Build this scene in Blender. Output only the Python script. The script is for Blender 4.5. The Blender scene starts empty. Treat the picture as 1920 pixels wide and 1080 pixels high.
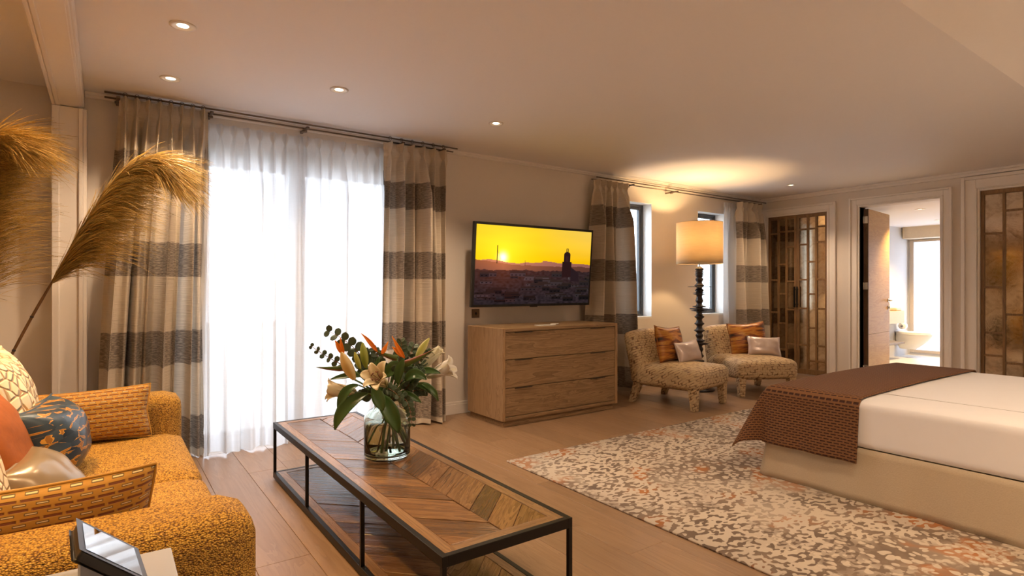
import bpy, bmesh, math, random
from mathutils import Vector, Matrix, Euler, noise
random.seed(7)
R = math.radians
scene = bpy.context.scene
COL = scene.collection
PI = math.pi
# ------------------------------------------------------------------ camera, world, big lights, exposure
F = 1071.0; TH = R(35.45); S_, C_ = math.sin(TH), math.cos(TH); CAMH = 1.2
cam = bpy.data.cameras.new('camera'); co = bpy.data.objects.new('camera', cam); COL.objects.link(co)
cam.sensor_width = 36; cam.lens = F/1920*36; cam.clip_start = .02
co.location = (0, 0, CAMH); co.rotation_euler = (R(90), 0, -TH)
scene.camera = co
vs = scene.view_settings; vs.view_transform = 'Standard'; vs.look = 'None'; vs.gamma = 1; vs.exposure = 0.2; vs.use_curve_mapping = False
w = bpy.data.worlds.new('daylight'); scene.world = w; w.use_nodes = True
bg = w.node_tree.nodes['Background']; bg.inputs[0].default_value = (.83, .88, 1, 1); bg.inputs[1].default_value = 6.6
def portal(name, loc, rot, sx, sy):
    l = bpy.data.lights.new(name, 'AREA'); l.shape = 'RECTANGLE'; l.size = sx; l.size_y = sy; l.cycles.is_portal = True
    o = bpy.data.objects.new(name, l); COL.objects.link(o); o.location = loc; o.rotation_euler = rot
portal('window_portal', (1.27, 4.97, 1.13), (R(-90), 0, 0), 1.70, 2.26)
portal('window_portal', (5.22, 4.97, 1.54), (R(-90), 0, 0), .56, 1.4)
portal('window_portal', (6.70, 4.97, 1.54), (R(-90), 0, 0), .57, 1.4)
portal('window_portal', (11.84, 3.4, 1.1), (R(-90), 0, R(-90)), 1.5, 1.9)
WARM = (1, .57, .19); SOFT = (1, .73, .48)
def spot(name, loc, power, color, angle=110, blend=.6, target=None, size=.04, parent=None):
    l = bpy.data.lights.new(name, 'SPOT'); l.energy = power; l.color = color; l.spot_size = R(angle); l.spot_blend = blend; l.shadow_soft_size = size
    o = bpy.data.objects.new(name, l); COL.objects.link(o); o.location = loc
    if target: o.rotation_euler = (Vector(target)-Vector(loc)).to_track_quat('-Z', 'Y').to_euler()
    if parent: o.parent = parent; o.location = Vector(loc)-parent.location
    return o
def ray(px, py):
    a = (px-960)/F; return Vector((S_+C_*a, C_-S_*a, (540-py)/F))
def W(px, py, dep): return Vector((0, 0, CAMH)) + ray(px, py)*dep
# ------------------------------------------------------------------ materials
class M:
    def __init__(s, name):
        s.m = bpy.data.materials.new(name); s.m.use_nodes = True; s.t = s.m.node_tree; s.t.nodes.clear()
        s.out = s.t.nodes.new('ShaderNodeOutputMaterial')
    def n(s, ty, ins=None, **props):
        nd = s.t.nodes.new('ShaderNode'+ty)
        for k, v in props.items(): setattr(nd, k, v)
        for k, v in (ins or {}).items(): s.set(nd.inputs[k], v)
        return nd
    def set(s, sock, v):
        if hasattr(v, 'is_output'): s.t.links.new(v, sock)
        elif hasattr(v, 'outputs'): s.t.links.new(v.outputs[0], sock)
        else:
            if isinstance(v, tuple) and len(v) == 3 and sock.type == 'RGBA': v = v+(1,)
            sock.default_value = v
    def math(s, op, a, b=0.0, c=0.0):
        nd = s.n('Math', operation=op); s.set(nd.inputs[0], a); s.set(nd.inputs[1], b); s.set(nd.inputs[2], c); return nd.outputs[0]
    def mix(s, f, a, b):
        nd = s.n('Mix', data_type='RGBA'); s.set(nd.inputs[0], f); s.set(nd.inputs[6], a); s.set(nd.inputs[7], b); return nd.outputs[2]
    def ramp(s, f, stops):
        nd = s.n('ValToRGB'); s.set(nd.inputs[0], f); e = nd.color_ramp.elements
        while len(e) < len(stops): e.new(.5)
        for q, (p, c) in zip(e, stops): q.position = p; q.color = tuple(c)+(1,) if len(c) == 3 else c
        return nd.outputs[0]
    def step(s, f, lo, hi):
        nd = s.n('MapRange', {0: f, 1: lo, 2: hi}, interpolation_type='SMOOTHSTEP'); return nd.outputs[0]
    def obj(s): return s.n('TexCoord').outputs['Object']
    def uv(s): return s.n('TexCoord').outputs['UV']
    def mapv(s, v, sc=(1, 1, 1), loc=(0, 0, 0), rot=(0, 0, 0)):
        return s.n('Mapping', {'Vector': v, 'Scale': sc, 'Location': loc, 'Rotation': rot}).outputs[0]
    def noise(s, v, scale, detail=3, rough=.5, dist=0): return s.n('TexNoise', {'Vector': v, 'Scale': scale, 'Detail': detail, 'Roughness': rough, 'Distortion': dist}).outputs[0]
    def vor(s, v, scale, feature='F1', rnd=1.0):
        return s.n('TexVoronoi', {'Vector': v, 'Scale': scale, 'Randomness': rnd}, feature=feature)
    def bump(s, h, strength=.3, dist=.01): return s.n('Bump', {'Height': h, 'Strength': strength, 'Distance': dist}).outputs[0]
    def pbr(s, color, rough=.5, bump=None, metal=0, **kw):
        ins = {'Base Color': color, 'Roughness': rough, 'Metallic': metal}
        if bump is not None: ins['Normal'] = bump
        for k, v in kw.items(): ins[k.replace('_', ' ')] = v
        return s.done(s.n('BsdfPrincipled', ins).outputs[0])
    def done(s, sh): s.t.links.new(sh, s.out.inputs[0]); return s.m
def plain(name, c, rough=.5, metal=0, nz=.04, sc=30, bump=.0, **kw):
    m = M(name); v = m.obj(); f = m.noise(v, sc)
    c2 = tuple(max(0, x*(1-nz*3)) for x in c)
    return m.pbr(m.mix(f, c, c2), rough, m.bump(f, bump, .004) if bump else None, metal, **kw)
def wood(name, c1, c2, c3, rough=.45, scale=1.0, along='Y', bump=.25, var=.35):
    m = M(name); v = m.obj(); rn = m.n('ObjectInfo').outputs['Random']
    off = m.n('CombineXYZ', {0: m.math('MULTIPLY', rn, 37.0), 1: m.math('MULTIPLY', rn, 91.0), 2: m.math('MULTIPLY', rn, 13.0)})
    v = m.n('VectorMath', {0: v, 1: off.outputs[0]}, operation='ADD').outputs[0]
    st = {'X': (.9, 9, 9), 'Y': (9, .9, 9), 'Z': (9, 9, .9)}[along]
    mv = m.mapv(v, tuple(q*scale for q in st))
    big = m.noise(mv, 1.3, 4, .6, 1.2); fine = m.noise(m.mapv(v, tuple(q*scale*7 for q in st)), 2.2, 4, .65)
    rings = m.math('FRACT', m.math('MULTIPLY', big, 7.0))
    f = m.math('ADD', m.math('MULTIPLY', rings, .45), m.math('MULTIPLY', fine, .6))
    c = m.ramp(f, [(.15, c2), (.5, c1), (.9, c3)])
    hs = m.n('HueSaturation', {'Color': c, 'Value': m.math('ADD', 1-var/2, m.math('MULTIPLY', rn, var))})
    return m.pbr(hs.outputs[0], rough, m.bump(f, bump, .003))
def mulc(c, k): return tuple(x*k for x in c)
wallp = plain('wall_paint', (.74, .675, .61), .75, nz=.01, sc=60, bump=.03)
ceilp = plain('ceiling_paint', (.83, .795, .785), .75, nz=.008, sc=40)
trimp = plain('trim_paint', (.82, .765, .71), .45, nz=.008)
white = plain('white_enamel', (.85, .84, .82), .25, nz=.005)
blackm = plain('black_metal', (.018, .016, .015), .42, .6, sc=80)
darkf = plain('dark_grey_frame', (.075, .08, .09), .4, nz=.02)
steel = plain('brushed_steel', (.55, .53, .5), .28, 1, nz=.05, sc=90)
rodm = plain('bronze_rod', (.20, .16, .13), .32, .9, nz=.05)
floorw = wood('oak_floor', (.265, .163, .093), (.22, .13, .071), (.305, .193, .112), .36, .55, 'Y', .08, .2)
chev = wood('reclaimed_wood', (.165, .083, .034), (.085, .039, .016), (.25, .135, .058), .25, 1.1, 'X', .5, .85)
borderw = wood('reclaimed_border', (.23, .125, .055), (.13, .065, .027), (.33, .19, .085), .32, 1.1, 'Y', .4, .3)
dressx = wood('oak_drawer_front', (.255, .158, .08), (.14, .078, .037), (.355, .23, .122), .5, .8, 'X', .3, .12)
dressz = wood('oak_side', (.33, .205, .105), (.24, .14, .068), (.40, .26, .14), .5, .8, 'Z', .3, .1)
doorw = wood('oak_door', (.46, .27, .09), (.38, .21, .065), (.52, .325, .12), .45, .7, 'X', .1, .12)
doored = wood('dark_door_edge', (.10, .055, .03), (.06, .03, .018), (.14, .08, .04), .5, .7, 'Z', .1, .1)
lattice = wood('lattice_oak', (.22, .125, .055), (.15, .08, .035), (.28, .165, .075), .45, .8, 'Z', .2, .15)
def m_mirror():
    m = M('antique_mirror'); v = m.obj(); f = m.noise(v, 5, 6, .65, .8); g = m.noise(v, 26, 4, .6)
    c = m.ramp(m.math('ADD', m.math('MULTIPLY', f, .7), m.math('MULTIPLY', g, .3)), [(.3, (.28, .21, .14)), (.5, (.60, .50, .37)), (.75, (.74, .65, .51))])
    return m.pbr(c, m.math('ADD', .02, m.math('MULTIPLY', g, .13)), m.bump(f, .06, .01), 1)
mirror = m_mirror()
def m_glass():
    m = M('window_glass'); fc = m.n('LayerWeight', {'Blend': .5}).outputs['Facing']; fr = m.math('ADD', .03, m.math('MULTIPLY', m.math('POWER', fc, 4.0), .5))
    return m.done(m.n('MixShader', {0: fr, 1: m.n('BsdfTransparent', {'Color': (.96, .98, .98)}), 2: m.n('BsdfGlossy', {'Roughness': .02})}).outputs[0])
glass = m_glass()
def m_frost():
    m = M('frosted_glass'); a = m.n('BsdfTranslucent', {'Color': (.62, .63, .65)}); b = m.n('BsdfTransparent', {'Color': (.95, .97, 1)})
    f = m.noise(m.obj(), 300)
    return m.done(m.n('MixShader', {0: m.math('ADD', .12, m.math('MULTIPLY', f, .05)), 1: a, 2: b}).outputs[0])
frost = m_frost()
def m_sheer():
    m = M('sheer_linen'); v = m.obj()
    a = m.noise(m.mapv(v, (420, 420, 3)), 1, 1); b = m.noise(m.mapv(v, (4, 4, 520)), 1, 1)
    wv = m.math('ADD', m.math('MULTIPLY', a, .5), m.math('MULTIPLY', b, .5))
    t = m.step(wv, .30, .70)
    tr = m.n('BsdfTransparent', {'Color': (1, 1, 1)}); tl = m.n('BsdfTranslucent', {'Color': (.64, .63, .63)}); df = m.n('BsdfDiffuse', {'Color': (.86, .83, .80)})
    cl = m.n('MixShader', {0: .34, 1: tl, 2: df})
    return m.done(m.n('MixShader', {0: m.math('ADD', .91, m.math('MULTIPLY', t, .07)), 1: tr, 2: cl}).outputs[0])
sheerm = m_sheer()
def m_drape():
    m = M('striped_drape'); v = m.obj(); z = m.n('SeparateXYZ', {0: m.n('NewGeometry').outputs['Position']}).outputs[2]
    u = m.uv()
    wob = m.math('MULTIPLY', m.noise(m.mapv(u, (25, 200, 1)), 1), .016)
    zz = m.math('ADD', z, wob); ph = m.math('FRACT', m.math('DIVIDE', m.math('SUBTRACT', zz, .065), .609))
    band = m.math('SUBTRACT', m.step(ph, .0, .012), m.step(ph, .385, .397))
    top = m.step(zz, 2.12, 2.13); band = m.math('MULTIPLY', band, m.math('SUBTRACT', 1.0, top))
    rib = m.noise(m.mapv(u, (5, 120, 1)), 1, 3, .6, .5); sp = m.noise(m.mapv(u, (38, 190, 1)), 1, 2)
    cream = m.mix(rib, (.60, .51, .40), (.70, .61, .49)); dk = m.mix(m.step(sp, .42, .60), (.20, .16, .128), (.39, .32, .25))
    c = m.mix(band, cream, dk)
    pb = m.n('BsdfPrincipled', {'Base Color': c, 'Roughness': .8, 'Normal': m.bump(rib, .8, .008), 'Sheen Weight': .15})
    tl = m.n('BsdfTranslucent', {'Color': c})
    return m.done(m.n('MixShader', {0: .14, 1: pb.outputs[0], 2: tl.outputs[0]}).outputs[0])
drapem = m_drape()
def m_boucle():
    m = M('amber_boucle'); v = m.obj(); v2 = m.mapv(v, (1, 1.0, 1.5)); vo = m.vor(v2, 190); d = vo.outputs['Distance']; rc = m.n('SeparateColor', {0: vo.outputs['Color']}).outputs[0]
    h = m.math('SUBTRACT', 1.0, m.math('MULTIPLY', d, 1.25))
    c = m.ramp(m.math('ADD', m.math('MULTIPLY', h, .62), m.math('MULTIPLY', rc, .38)), [(.2, (.17, .07, .010)), (.45, (.54, .285, .036)), (.70, (.72, .42, .07)), (.95, (.86, .60, .20))])
    return m.pbr(c, .75, m.bump(h, .9, .006))
boucle = m_boucle()
def bricks(m, nu, nv, uv=None):
    sx = m.n('SeparateXYZ', {0: uv or m.uv()}); vv = m.math('MULTIPLY', sx.outputs[1], float(nv)); row = m.math('FLOOR', vv)
    uu = m.math('ADD', m.math('MULTIPLY', sx.outputs[0], float(nu)), m.math('MULTIPLY', m.math('MODULO', m.math('ABSOLUTE', row), 2.0), .5))
    return m.math('FRACT', uu), m.math('FRACT', vv)
def boxmask(m, fu, fv, u0, u1, v0, v1, e=.03):
    a = m.math('SUBTRACT', m.step(fu, u0, u0+e), m.step(fu, u1-e, u1)); b = m.math('SUBTRACT', m.step(fv, v0, v0+e), m.step(fv, v1-e, v1))
    return m.math('MULTIPLY', a, b)
def m_lumbar():
    m = M('woven_lumbar'); fu, fv = bricks(m, 15, 12)
    brown = boxmask(m, fu, fv, .02, .92, .0, .34, .08); lite = boxmask(m, fu, fv, .24, .80, .64, .80, .05); blk = boxmask(m, fu, fv, .20, .84, .57, .87, .05)
    nz = m.noise(m.mapv(m.uv(), (60, 300, 1)), 1)
    c = m.mix(nz, (.50, .26, .03), (.36, .17, .018)); c = m.mix(brown, c, (.17, .045, .008)); c = m.mix(blk, c, (.06, .035, .012)); c = m.mix(lite, c, (.72, .58, .32))
    return m.pbr(c, .7, m.bump(m.math('SUBTRACT', 1.0, brown), .6, .006), Sheen_Weight=.15)
lumbarm = m_lumbar()
def m_runner():
    m = M('brown_waffle_throw'); sw = m.n('SeparateXYZ', {0: m.uv()}); fu, fv = bricks(m, 1, 1, m.mapv(m.n('CombineXYZ', {0: sw.outputs[1], 1: sw.outputs[0]}).outputs[0], (27.0, 62.0, 1)))
    dash = boxmask(m, fu, fv, .06, .90, .22, .72, .10); nz = m.noise(m.mapv(m.uv(), (300, 300, 1)), 1)
    c = m.mix(dash, m.mix(nz, (.22, .10, .036), (.16, .068, .025)), (.045, .012, .006))
    return m.pbr(c, .85, m.bump(m.math('SUBTRACT', 1.0, dash), .8, .008))
runnerm = m_runner()
def m_pebble(name, sc, c1, c2, gap, w0=.03, w1=.09, st=(1, 1, 1), rough=.6):
    m = M(name); v = m.mapv(m.uv(), st); vo = m.vor(v, sc, 'DISTANCE_TO_EDGE'); f = m.step(vo.outputs['Distance'], w0, w1)
    rc = m.n('SeparateColor', {0: m.vor(v, sc).outputs['Color']}).outputs[0]
    c = m.mix(f, gap, m.mix(rc, c1, c2))
    return m.pbr(c, rough, m.bump(m.step(vo.outputs['Distance'], w0, w1*2.5), .8, .012))
pebble = m_pebble('cream_pebble', 11, (.86, .77, .58), (.80, .69, .48), (.45, .28, .15), .025, .06)
def m_navy():
    m = M('navy_gold'); v = m.mapv(m.uv(), (1, 1.8, 1)); e = m.vor(v, 6.5, 'DISTANCE_TO_EDGE').outputs['Distance']; nz = m.noise(v, 7, 2)
    lim = m.math('MULTIPLY', m.step(nz, .44, .66), .13); f = m.math('LESS_THAN', e, lim); rim = m.math('LESS_THAN', e, m.math('MULTIPLY', lim, .6))
    rc = m.n('SeparateColor', {0: m.vor(v, 6.5).outputs['Color']}).outputs[0]; c = m.mix(rc, (.016, .032, .06), (.05, .085, .135))
    c = m.mix(f, c, (.66, .36, .06)); c = m.mix(rim, c, (.34, .15, .025))
    return m.pbr(c, .36, m.bump(m.math('SUBTRACT', 1.0, f), .5, .006))
navy = m_navy()
rust = plain('rust_velvet', (.36, .095, .012), .85, nz=.12, sc=40, bump=.25)
satin = plain('champagne_satin', (.34, .27, .19), .28, .4, nz=.03, sc=8)
pinksatin = plain('silver_pink_satin', (.66, .56, .54), .24, .3, nz=.03, sc=8)
def m_ikat():
    m = M('amber_ikat'); u = m.uv(); f = m.noise(m.mapv(u, (1.6, 9, 1)), 1.0, 4, .6, .6)
    return m.pbr(m.ramp(f, [(.34, (.015, .009, .006)), (.42, (.16, .035, .006)), (.50, (.38, .13, .012)), (.58, (.50, .25, .04)), (.66, (.24, .055, .008))]), .32, Sheen_Weight=.1)
ikat = m_ikat()
def m_strap():
    m = M('woven_strap_upholstery'); v = m.obj(); ds = m.n('TexNoise', {'Vector': v, 'Scale': 8.0}).outputs[1]
    v = m.n('VectorMath', {0: v, 1: m.mapv(ds, (.035, .035, .035))}, operation='ADD').outputs[0]; q = m.n('SeparateXYZ', {0: v})
    uu = m.math('ADD', q.outputs[0], m.math('MULTIPLY', q.outputs[1], .8)); vv = m.math('ADD', q.outputs[2], m.math('MULTIPLY', q.outputs[1], .55))
    fu, fv = bricks(m, 17, 36, m.n('CombineXYZ', {0: uu, 1: vv}).outputs[0]); blk = boxmask(m, fu, fv, .02, .98, .04, .96, .14)
    gap = m.math('MULTIPLY', m.math('SUBTRACT', 1.0, blk), m.step(m.noise(v, 22, 2), .42, .60))
    c = m.mix(gap, m.mix(m.noise(v, 14, 3), (.60, .45, .27), (.47, .34, .195)), (.18, .095, .05))
    return m.pbr(c, .6, m.bump(blk, .7, .01))
strap = m_strap()
sheet = plain('white_sheet', (.85, .84, .87), .7, nz=.01, sc=12, bump=.05)
linen = plain('oatmeal_linen', (.56, .46, .33), .85, nz=.06, sc=160, bump=.3)
def m_rug():
    m = M('spotted_rug'); v = m.obj(); d = m.n('TexNoise', {'Vector': v, 'Scale': 7.0, 'Detail': 2.0}).outputs[1]
    vv = m.n('VectorMath', {0: v, 1: m.mapv(d, (.10, .10, .0), (-.05, -.05, 0))}, operation='ADD').outputs[0]
    z0 = m.noise(v, 1.15, 2); e = m.vor(vv, 25, 'F1').outputs['Distance']; cells = m.step(e, .50, .40)
    big = m.noise(m.mapv(v, (.8, 1.15, 1)), 37, .3, .5, .35); spots = m.step(big, .51, .55)
    zone = m.step(m.noise(m.mapv(v, (1, 1, 1), (3.3, 1.7, 0)), 1.4, 2), .50, .60)
    pat = m.mix(zone, spots, m.math('SUBTRACT', 1.0, cells)); hue = m.noise(m.mapv(v, (1, 1, 1), (8, 2, 5)), 2.6, 3)
    fade = m.step(m.noise(m.mapv(v, (1, 1, 1), (1, 9, 2)), 1.8, 3), .28, .48)
    dk = m.ramp(hue, [(.40, (.15, .105, .078)), (.56, (.23, .165, .12)), (.62, (.36, .14, .045)), (.70, (.40, .17, .06))])
    cream = m.mix(m.noise(v, 3.5, 3), (.58, .49, .375), (.50, .42, .35))
    dk = m.mix(fade, m.mix(.5, cream, dk), dk)
    return m.pbr(m.mix(pat, cream, dk), .85, m.bump(m.math('ADD', m.math('MULTIPLY', m.noise(v, 260, 2), .4), m.n('RGBToBW', {0: pat}).outputs[0]), .3, .004))
rugm = m_rug()
def m_attr(name, emit=0, rough=.6, translucent=0):
    m = M(name); c = m.n('VertexColor', layer_name='Col').outputs[0]
    if emit: return m.done(m.n('Emission', {0: c, 1: emit}).outputs[0])
    p = m.n('BsdfPrincipled', {'Base Color': c, 'Roughness': rough}).outputs[0]
    if not translucent: return m.done(p)
    return m.done(m.n('MixShader', {0: translucent, 1: p, 2: m.n('BsdfTranslucent', {'Color': c}).outputs[0]}).outputs[0])
plumem = m_attr('pampas_hair', 0, .45, .3)
petalm = m_attr('petal', 0, .45, .25)
screenm = m_attr('screen_picture', 1.0)
def m_leaf():
    m = M('leaf_green'); f = m.noise(m.obj(), 18, 3); return m.pbr(m.mix(f, (.028, .075, .016), (.055, .115, .026)), .32)
leafm = m_leaf()
eucm = plain('eucalyptus_green', (.075, .115, .065), .5, nz=.1)
stemm = plain('stem_green', (.10, .17, .04), .5, nz=.1)
stemr = plain('stem_red_brown', (.22, .085, .03), .5, nz=.1)
def emis(name, c, k):
    m = M(name); return m.done(m.n('Emission', {0: c+(1,), 1: k}).outputs[0])
lampglow = emis('downlight_glow', (1, .80, .52), 9)
def m_shade():
    m = M('linen_shade'); v = m.obj(); f = m.noise(m.mapv(v, (9, 9, 240)), 1, 2); c = m.mix(f, (.80, .69, .52), (.64, .52, .36))
    return m.done(m.n('MixShader', {0: .55, 1: m.n('BsdfDiffuse', {'Color': c}), 2: m.n('BsdfTranslucent', {'Color': c})}).outputs[0])
shadem = m_shade()
def m_clear(name, ior, c=(1, 1, 1)):
    m = M(name); return m.done(m.n('BsdfGlass', {'Color': c+(1,), 'IOR': ior, 'Roughness': 0.0}).outputs[0])
vaseg = m_clear('vase_glass', 1.45, (.95, .985, .96)); water = m_clear('vase_water', 1.33, (.96, .98, .95))
turned = plain('dark_turned_wood', (.035, .027, .027), .38, nz=.15, sc=20)
lgrey = plain('pale_grey_lacquer', (.40, .42, .52), .4, nz=.01)
tile = plain('pale_stone', (.72, .69, .64), .4, nz=.03, sc=3)
plaster = plain('grey_plaster', (.66, .65, .64), .7, nz=.04, sc=3)
# ------------------------------------------------------------------ mesh helpers
class MB:
    def __init__(s): s.v = []; s.f = []; s.uvs = []; s.sm = []
    def add(s, vs_, fs_, smooth=False):
        b = len(s.v); s.v += [tuple(q) for q in vs_]; s.f += [tuple(b+i for i in f) for f in fs_]; s.sm += [smooth]*len(fs_); return s
    def box(s, x0, x1, y0, y1, z0, z1):
        return s.add([(x0,y0,z0),(x1,y0,z0),(x1,y1,z0),(x0,y1,z0),(x0,y0,z1),(x1,y0,z1),(x1,y1,z1),(x0,y1,z1)],
                     [(0,3,2,1),(4,5,6,7),(0,1,5,4),(1,2,6,5),(2,3,7,6),(3,0,4,7)])
    def lathe(s, prof, c=(0, 0, 0), n=24, caps=True):
        vs_ = []; fs_ = []; m = len(prof)
        for r, z in prof:
            for k in range(n): a = 2*PI*k/n; vs_.append((c[0]+r*math.cos(a), c[1]+r*math.sin(a), c[2]+z))
        for i in range(m-1):
            for k in range(n): k2 = (k+1) % n; fs_.append((i*n+k, i*n+k2, (i+1)*n+k2, (i+1)*n+k))
        if caps: fs_.append(tuple(range(n))[::-1]); fs_.append(tuple((m-1)*n+k for k in range(n)))
        return s.add(vs_, fs_, True)
    def tube(s, pts, r, n=8, caps=True):
        pts = [Vector(p) for p in pts]; rs = r if isinstance(r, (list, tuple)) else [r]*len(pts); vs_ = []; fs_ = []; up = None
        for i, p in enumerate(pts):
            t = (pts[min(i+1, len(pts)-1)]-pts[max(i-1, 0)]).normalized()
            if up is None: up = t.orthogonal().normalized()
            up = (up-t*up.dot(t)).normalized(); b = t.cross(up)
            for k in range(n): a = 2*PI*k/n; vs_.append(p+(up*math.cos(a)+b*math.sin(a))*rs[i])
        for i in range(len(pts)-1):
            for k in range(n): k2 = (k+1) % n; fs_.append((i*n+k, i*n+k2, (i+1)*n+k2, (i+1)*n+k))
        if caps: fs_.append(tuple(range(n))[::-1]); fs_.append(tuple((len(pts)-1)*n+k for k in range(n)))
        return s.add(vs_, fs_, True)
    def build(s, name, mat, parent=None, bevel=0, seg=2, origin=None, rot=None, sub=0, solid=0, smooth=None):
        me = bpy.data.meshes.new(name); v = s.v
        o = bpy.data.objects.new(name, me); COL.objects.link(o)
        if origin is not None:
            mt = Matrix.Translation(origin)
            if rot is not None: mt = mt @ Euler(rot).to_matrix().to_4x4()
            inv = mt.inverted(); v = [inv @ Vector(q) for q in v]; o.matrix_basis = mt
        me.from_pydata([tuple(q) for q in v], [], s.f); me.validate(); me.update()
        for p, k in zip(me.polygons, s.sm): p.use_smooth = k if smooth is None else smooth
        if mat: me.materials.append(mat)
        if bevel:
            md = o.modifiers.new('bevel', 'BEVEL'); md.width = bevel; md.segments = seg; md.limit_method = 'ANGLE'
            if seg > 2:
                for p in me.polygons: p.use_smooth = True
        if sub: md = o.modifiers.new('sub', 'SUBSURF'); md.levels = sub; md.render_levels = sub
        if solid: md = o.modifiers.new('solid', 'SOLIDIFY'); md.thickness = solid; md.offset = 0
        if parent: o.parent = parent; o.matrix_parent_inverse = PARW(parent).inverted()
        return o
def PARW(p):
    m = p.matrix_basis.copy()
    if p.parent: m = PARW(p.parent) @ p.matrix_parent_inverse @ m
    return m
def tag(o, label, cat, group=None, kind=None):
    o['label'] = label; o['category'] = cat
    if group: o['group'] = group
    if kind: o['kind'] = kind
    return o
def thing(name, loc, label, cat, group=None, kind=None):
    o = bpy.data.objects.new(name, None); COL.objects.link(o); o.location = loc; o.empty_display_size = .1
    return tag(o, label, cat, group, kind)
def bx(*a): return MB().box(*a)
def struct(o, label, cat): return tag(o, label, cat, kind='structure')
def setcol(o, cols):
    me = o.data; ca = me.color_attributes.new('Col', 'FLOAT_COLOR', 'POINT')
    ca.data.foreach_set('color', [x for c in cols for x in (c[0], c[1], c[2], 1.0)])
def gridmesh(name, fn, nu, nv, mat, parent=None, uvs=(1, 1), solid=0, sub=0, origin=None, close=False):
    mb = MB(); vs_ = [fn(i/nu, j/nv) for j in range(nv+1) for i in range(nu+1)]
    fs_ = [(j*(nu+1)+i, j*(nu+1)+i+1, (j+1)*(nu+1)+i+1, (j+1)*(nu+1)+i) for j in range(nv) for i in range(nu)]
    mb.add(vs_, fs_, True); o = mb.build(name, mat, parent, solid=solid, sub=sub, origin=origin)
    uvl = o.data.uv_layers.new(name='UVMap')
    for li, lp in enumerate(o.data.loops):
        k = lp.vertex_index; uvl.data[li].uv = ((k % (nu+1))/nu*uvs[0], (k//(nu+1))/nv*uvs[1])
    return o
# ------------------------------------------------------------------ room shell
YW, XR, ZC, XL, YB = 4.75, 7.87, 2.5, -1.15, -.5
fl = struct(bx(XL-.1, XR+.15, YB-.1, YW+.35, -.09, -.024).build('floor', plain('subfloor', (.12, .08, .05), .8)), 'wide pale oak plank floor of the suite', 'floor')
x = .755-.233*9; row = 0
while x < XR+.02:
    x0, x1 = max(x, XL), min(x+.233, XR+.15)
    y = YB - random.uniform(0, 1.9)
    while y < YW+.34:
        L = random.uniform(1.7, 2.3); y0, y1 = max(y, YB), min(y+L, YW+.34)
        if y1-y0 > .08 and x1-x0 > .03:
            bx(x0+.0008, x1-.0008, y0+.0008, y1-.0008, -.022, 0).build('plank', floorw, fl, bevel=.0012, seg=1, origin=((x0+x1)/2, (y0+y1)/2, 0))
        y += L
    x += .233
# window wall with three openings
OP = [(.42, 2.12, 0, 2.26), (4.93, 5.50, .846, 2.24), (6.41, 6.99, .849, 2.225)]
mb = MB(); xs = XL-.1
for (a, b, z0, z1) in OP:
    mb.box(xs, a, YW, YW+.20, 0, 2.6); mb.box(a, b, YW, YW+.20, z1, 2.6)
    if z0: mb.box(a, b, YW, YW+.20, 0, z0)
    xs = b
mb.box(xs, XR+.15, YW, YW+.20, 0, 2.6)
struct(mb.build('wall_back', wallp), 'cream painted wall holding the windows and television', 'wall')
# door wall
DO = [(3.78, 4.62, 2.223), (2.51, 3.376, 2.235), (.42, 2.14, 2.27)]
mb = MB(); ys = YW
for (a, b, zt) in DO:
    mb.box(XR, XR+.15, b, ys, 0, 2.6); mb.box(XR, XR+.15, a, b, zt, 2.6); ys = a
mb.box(XR, XR+.15, YB, ys, 0, 2.6)
struct(mb.build('wall_right', wallp), 'cream wall with closet doors and bathroom doorway', 'wall')
struct(bx(XL-.1, XL, YB-.1, YW, 0, 2.6).build('wall_left', wallp), 'cream wall behind the amber sofa', 'wall')
struct(bx(XL, XR+.15, YB-.1, YB, 0, 3.6).build('wall_front', wallp), 'cream wall at the head of the bed', 'wall')
struct(bx(XL, XR+.15, 1.09, YW, ZC, ZC+.1).build('ceiling', ceilp), 'smooth off-white ceiling with recessed downlights', 'ceiling')
mb = MB(); mb.add([(XL,1.09,ZC),(XR+.15,1.09,ZC),(XR+.15,YB,3.35),(XL,YB,3.35),(XL,1.09,ZC+.1),(XR+.15,1.09,ZC+.1),(XR+.15,YB,3.45),(XL,YB,3.45)],[(0,3,2,1),(4,5,6,7),(0,1,5,4),(1,2,6,5),(2,3,7,6),(3,0,4,7)])
struct(mb.build('ceiling_slope', ceilp), 'sloping off-white ceiling rising over the bed head', 'ceiling')
mb = MB(); mb.add([(XL,1.09,ZC),(XL,YB,ZC),(XL,YB,3.4)], [(0,1,2)]); mb.add([(XR+.1,1.09,ZC),(XR+.1,YB,ZC),(XR+.1,YB,3.4)], [(0,2,1)])
struct(mb.build('wall_gable', wallp), 'cream triangular wall ends under the sloping ceiling', 'wall')
# cased beam between room and sofa alcove, with its post
tb = thing('trim_1', (-.18, 2.5, 2.36), 'cream cased beam along the ceiling over the sofa', 'beam', kind='structure')
bx(-.262, -.135, YB, YW, 2.365, ZC+.09).build('beam', trimp, tb, bevel=.003)
for k, (xa, xb, za) in enumerate([(-.135, -.124, 2.372), (-.124, -.114, 2.395), (-.13, -.119, 2.44)]): bx(xa-.01, xb, YB, YW, za, ZC-.002*k).build('moulding', trimp, tb, bevel=.004)
bx(-.276, -.258, YB, YW, 2.358, 2.42).build('moulding', trimp, tb, bevel=.004)
bx(-.255, -.235, YB, YW, 2.358, 2.37).build('moulding', trimp, tb, bevel=.003)
tp = thing('trim_2', (-.18, 4.68, 0), 'cream moulded post against the window wall behind the sofa', 'post', kind='structure')
bx(-.262, -.118, 4.62, YW, 0, 2.36).build('post', trimp, tp, bevel=.003)
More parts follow.
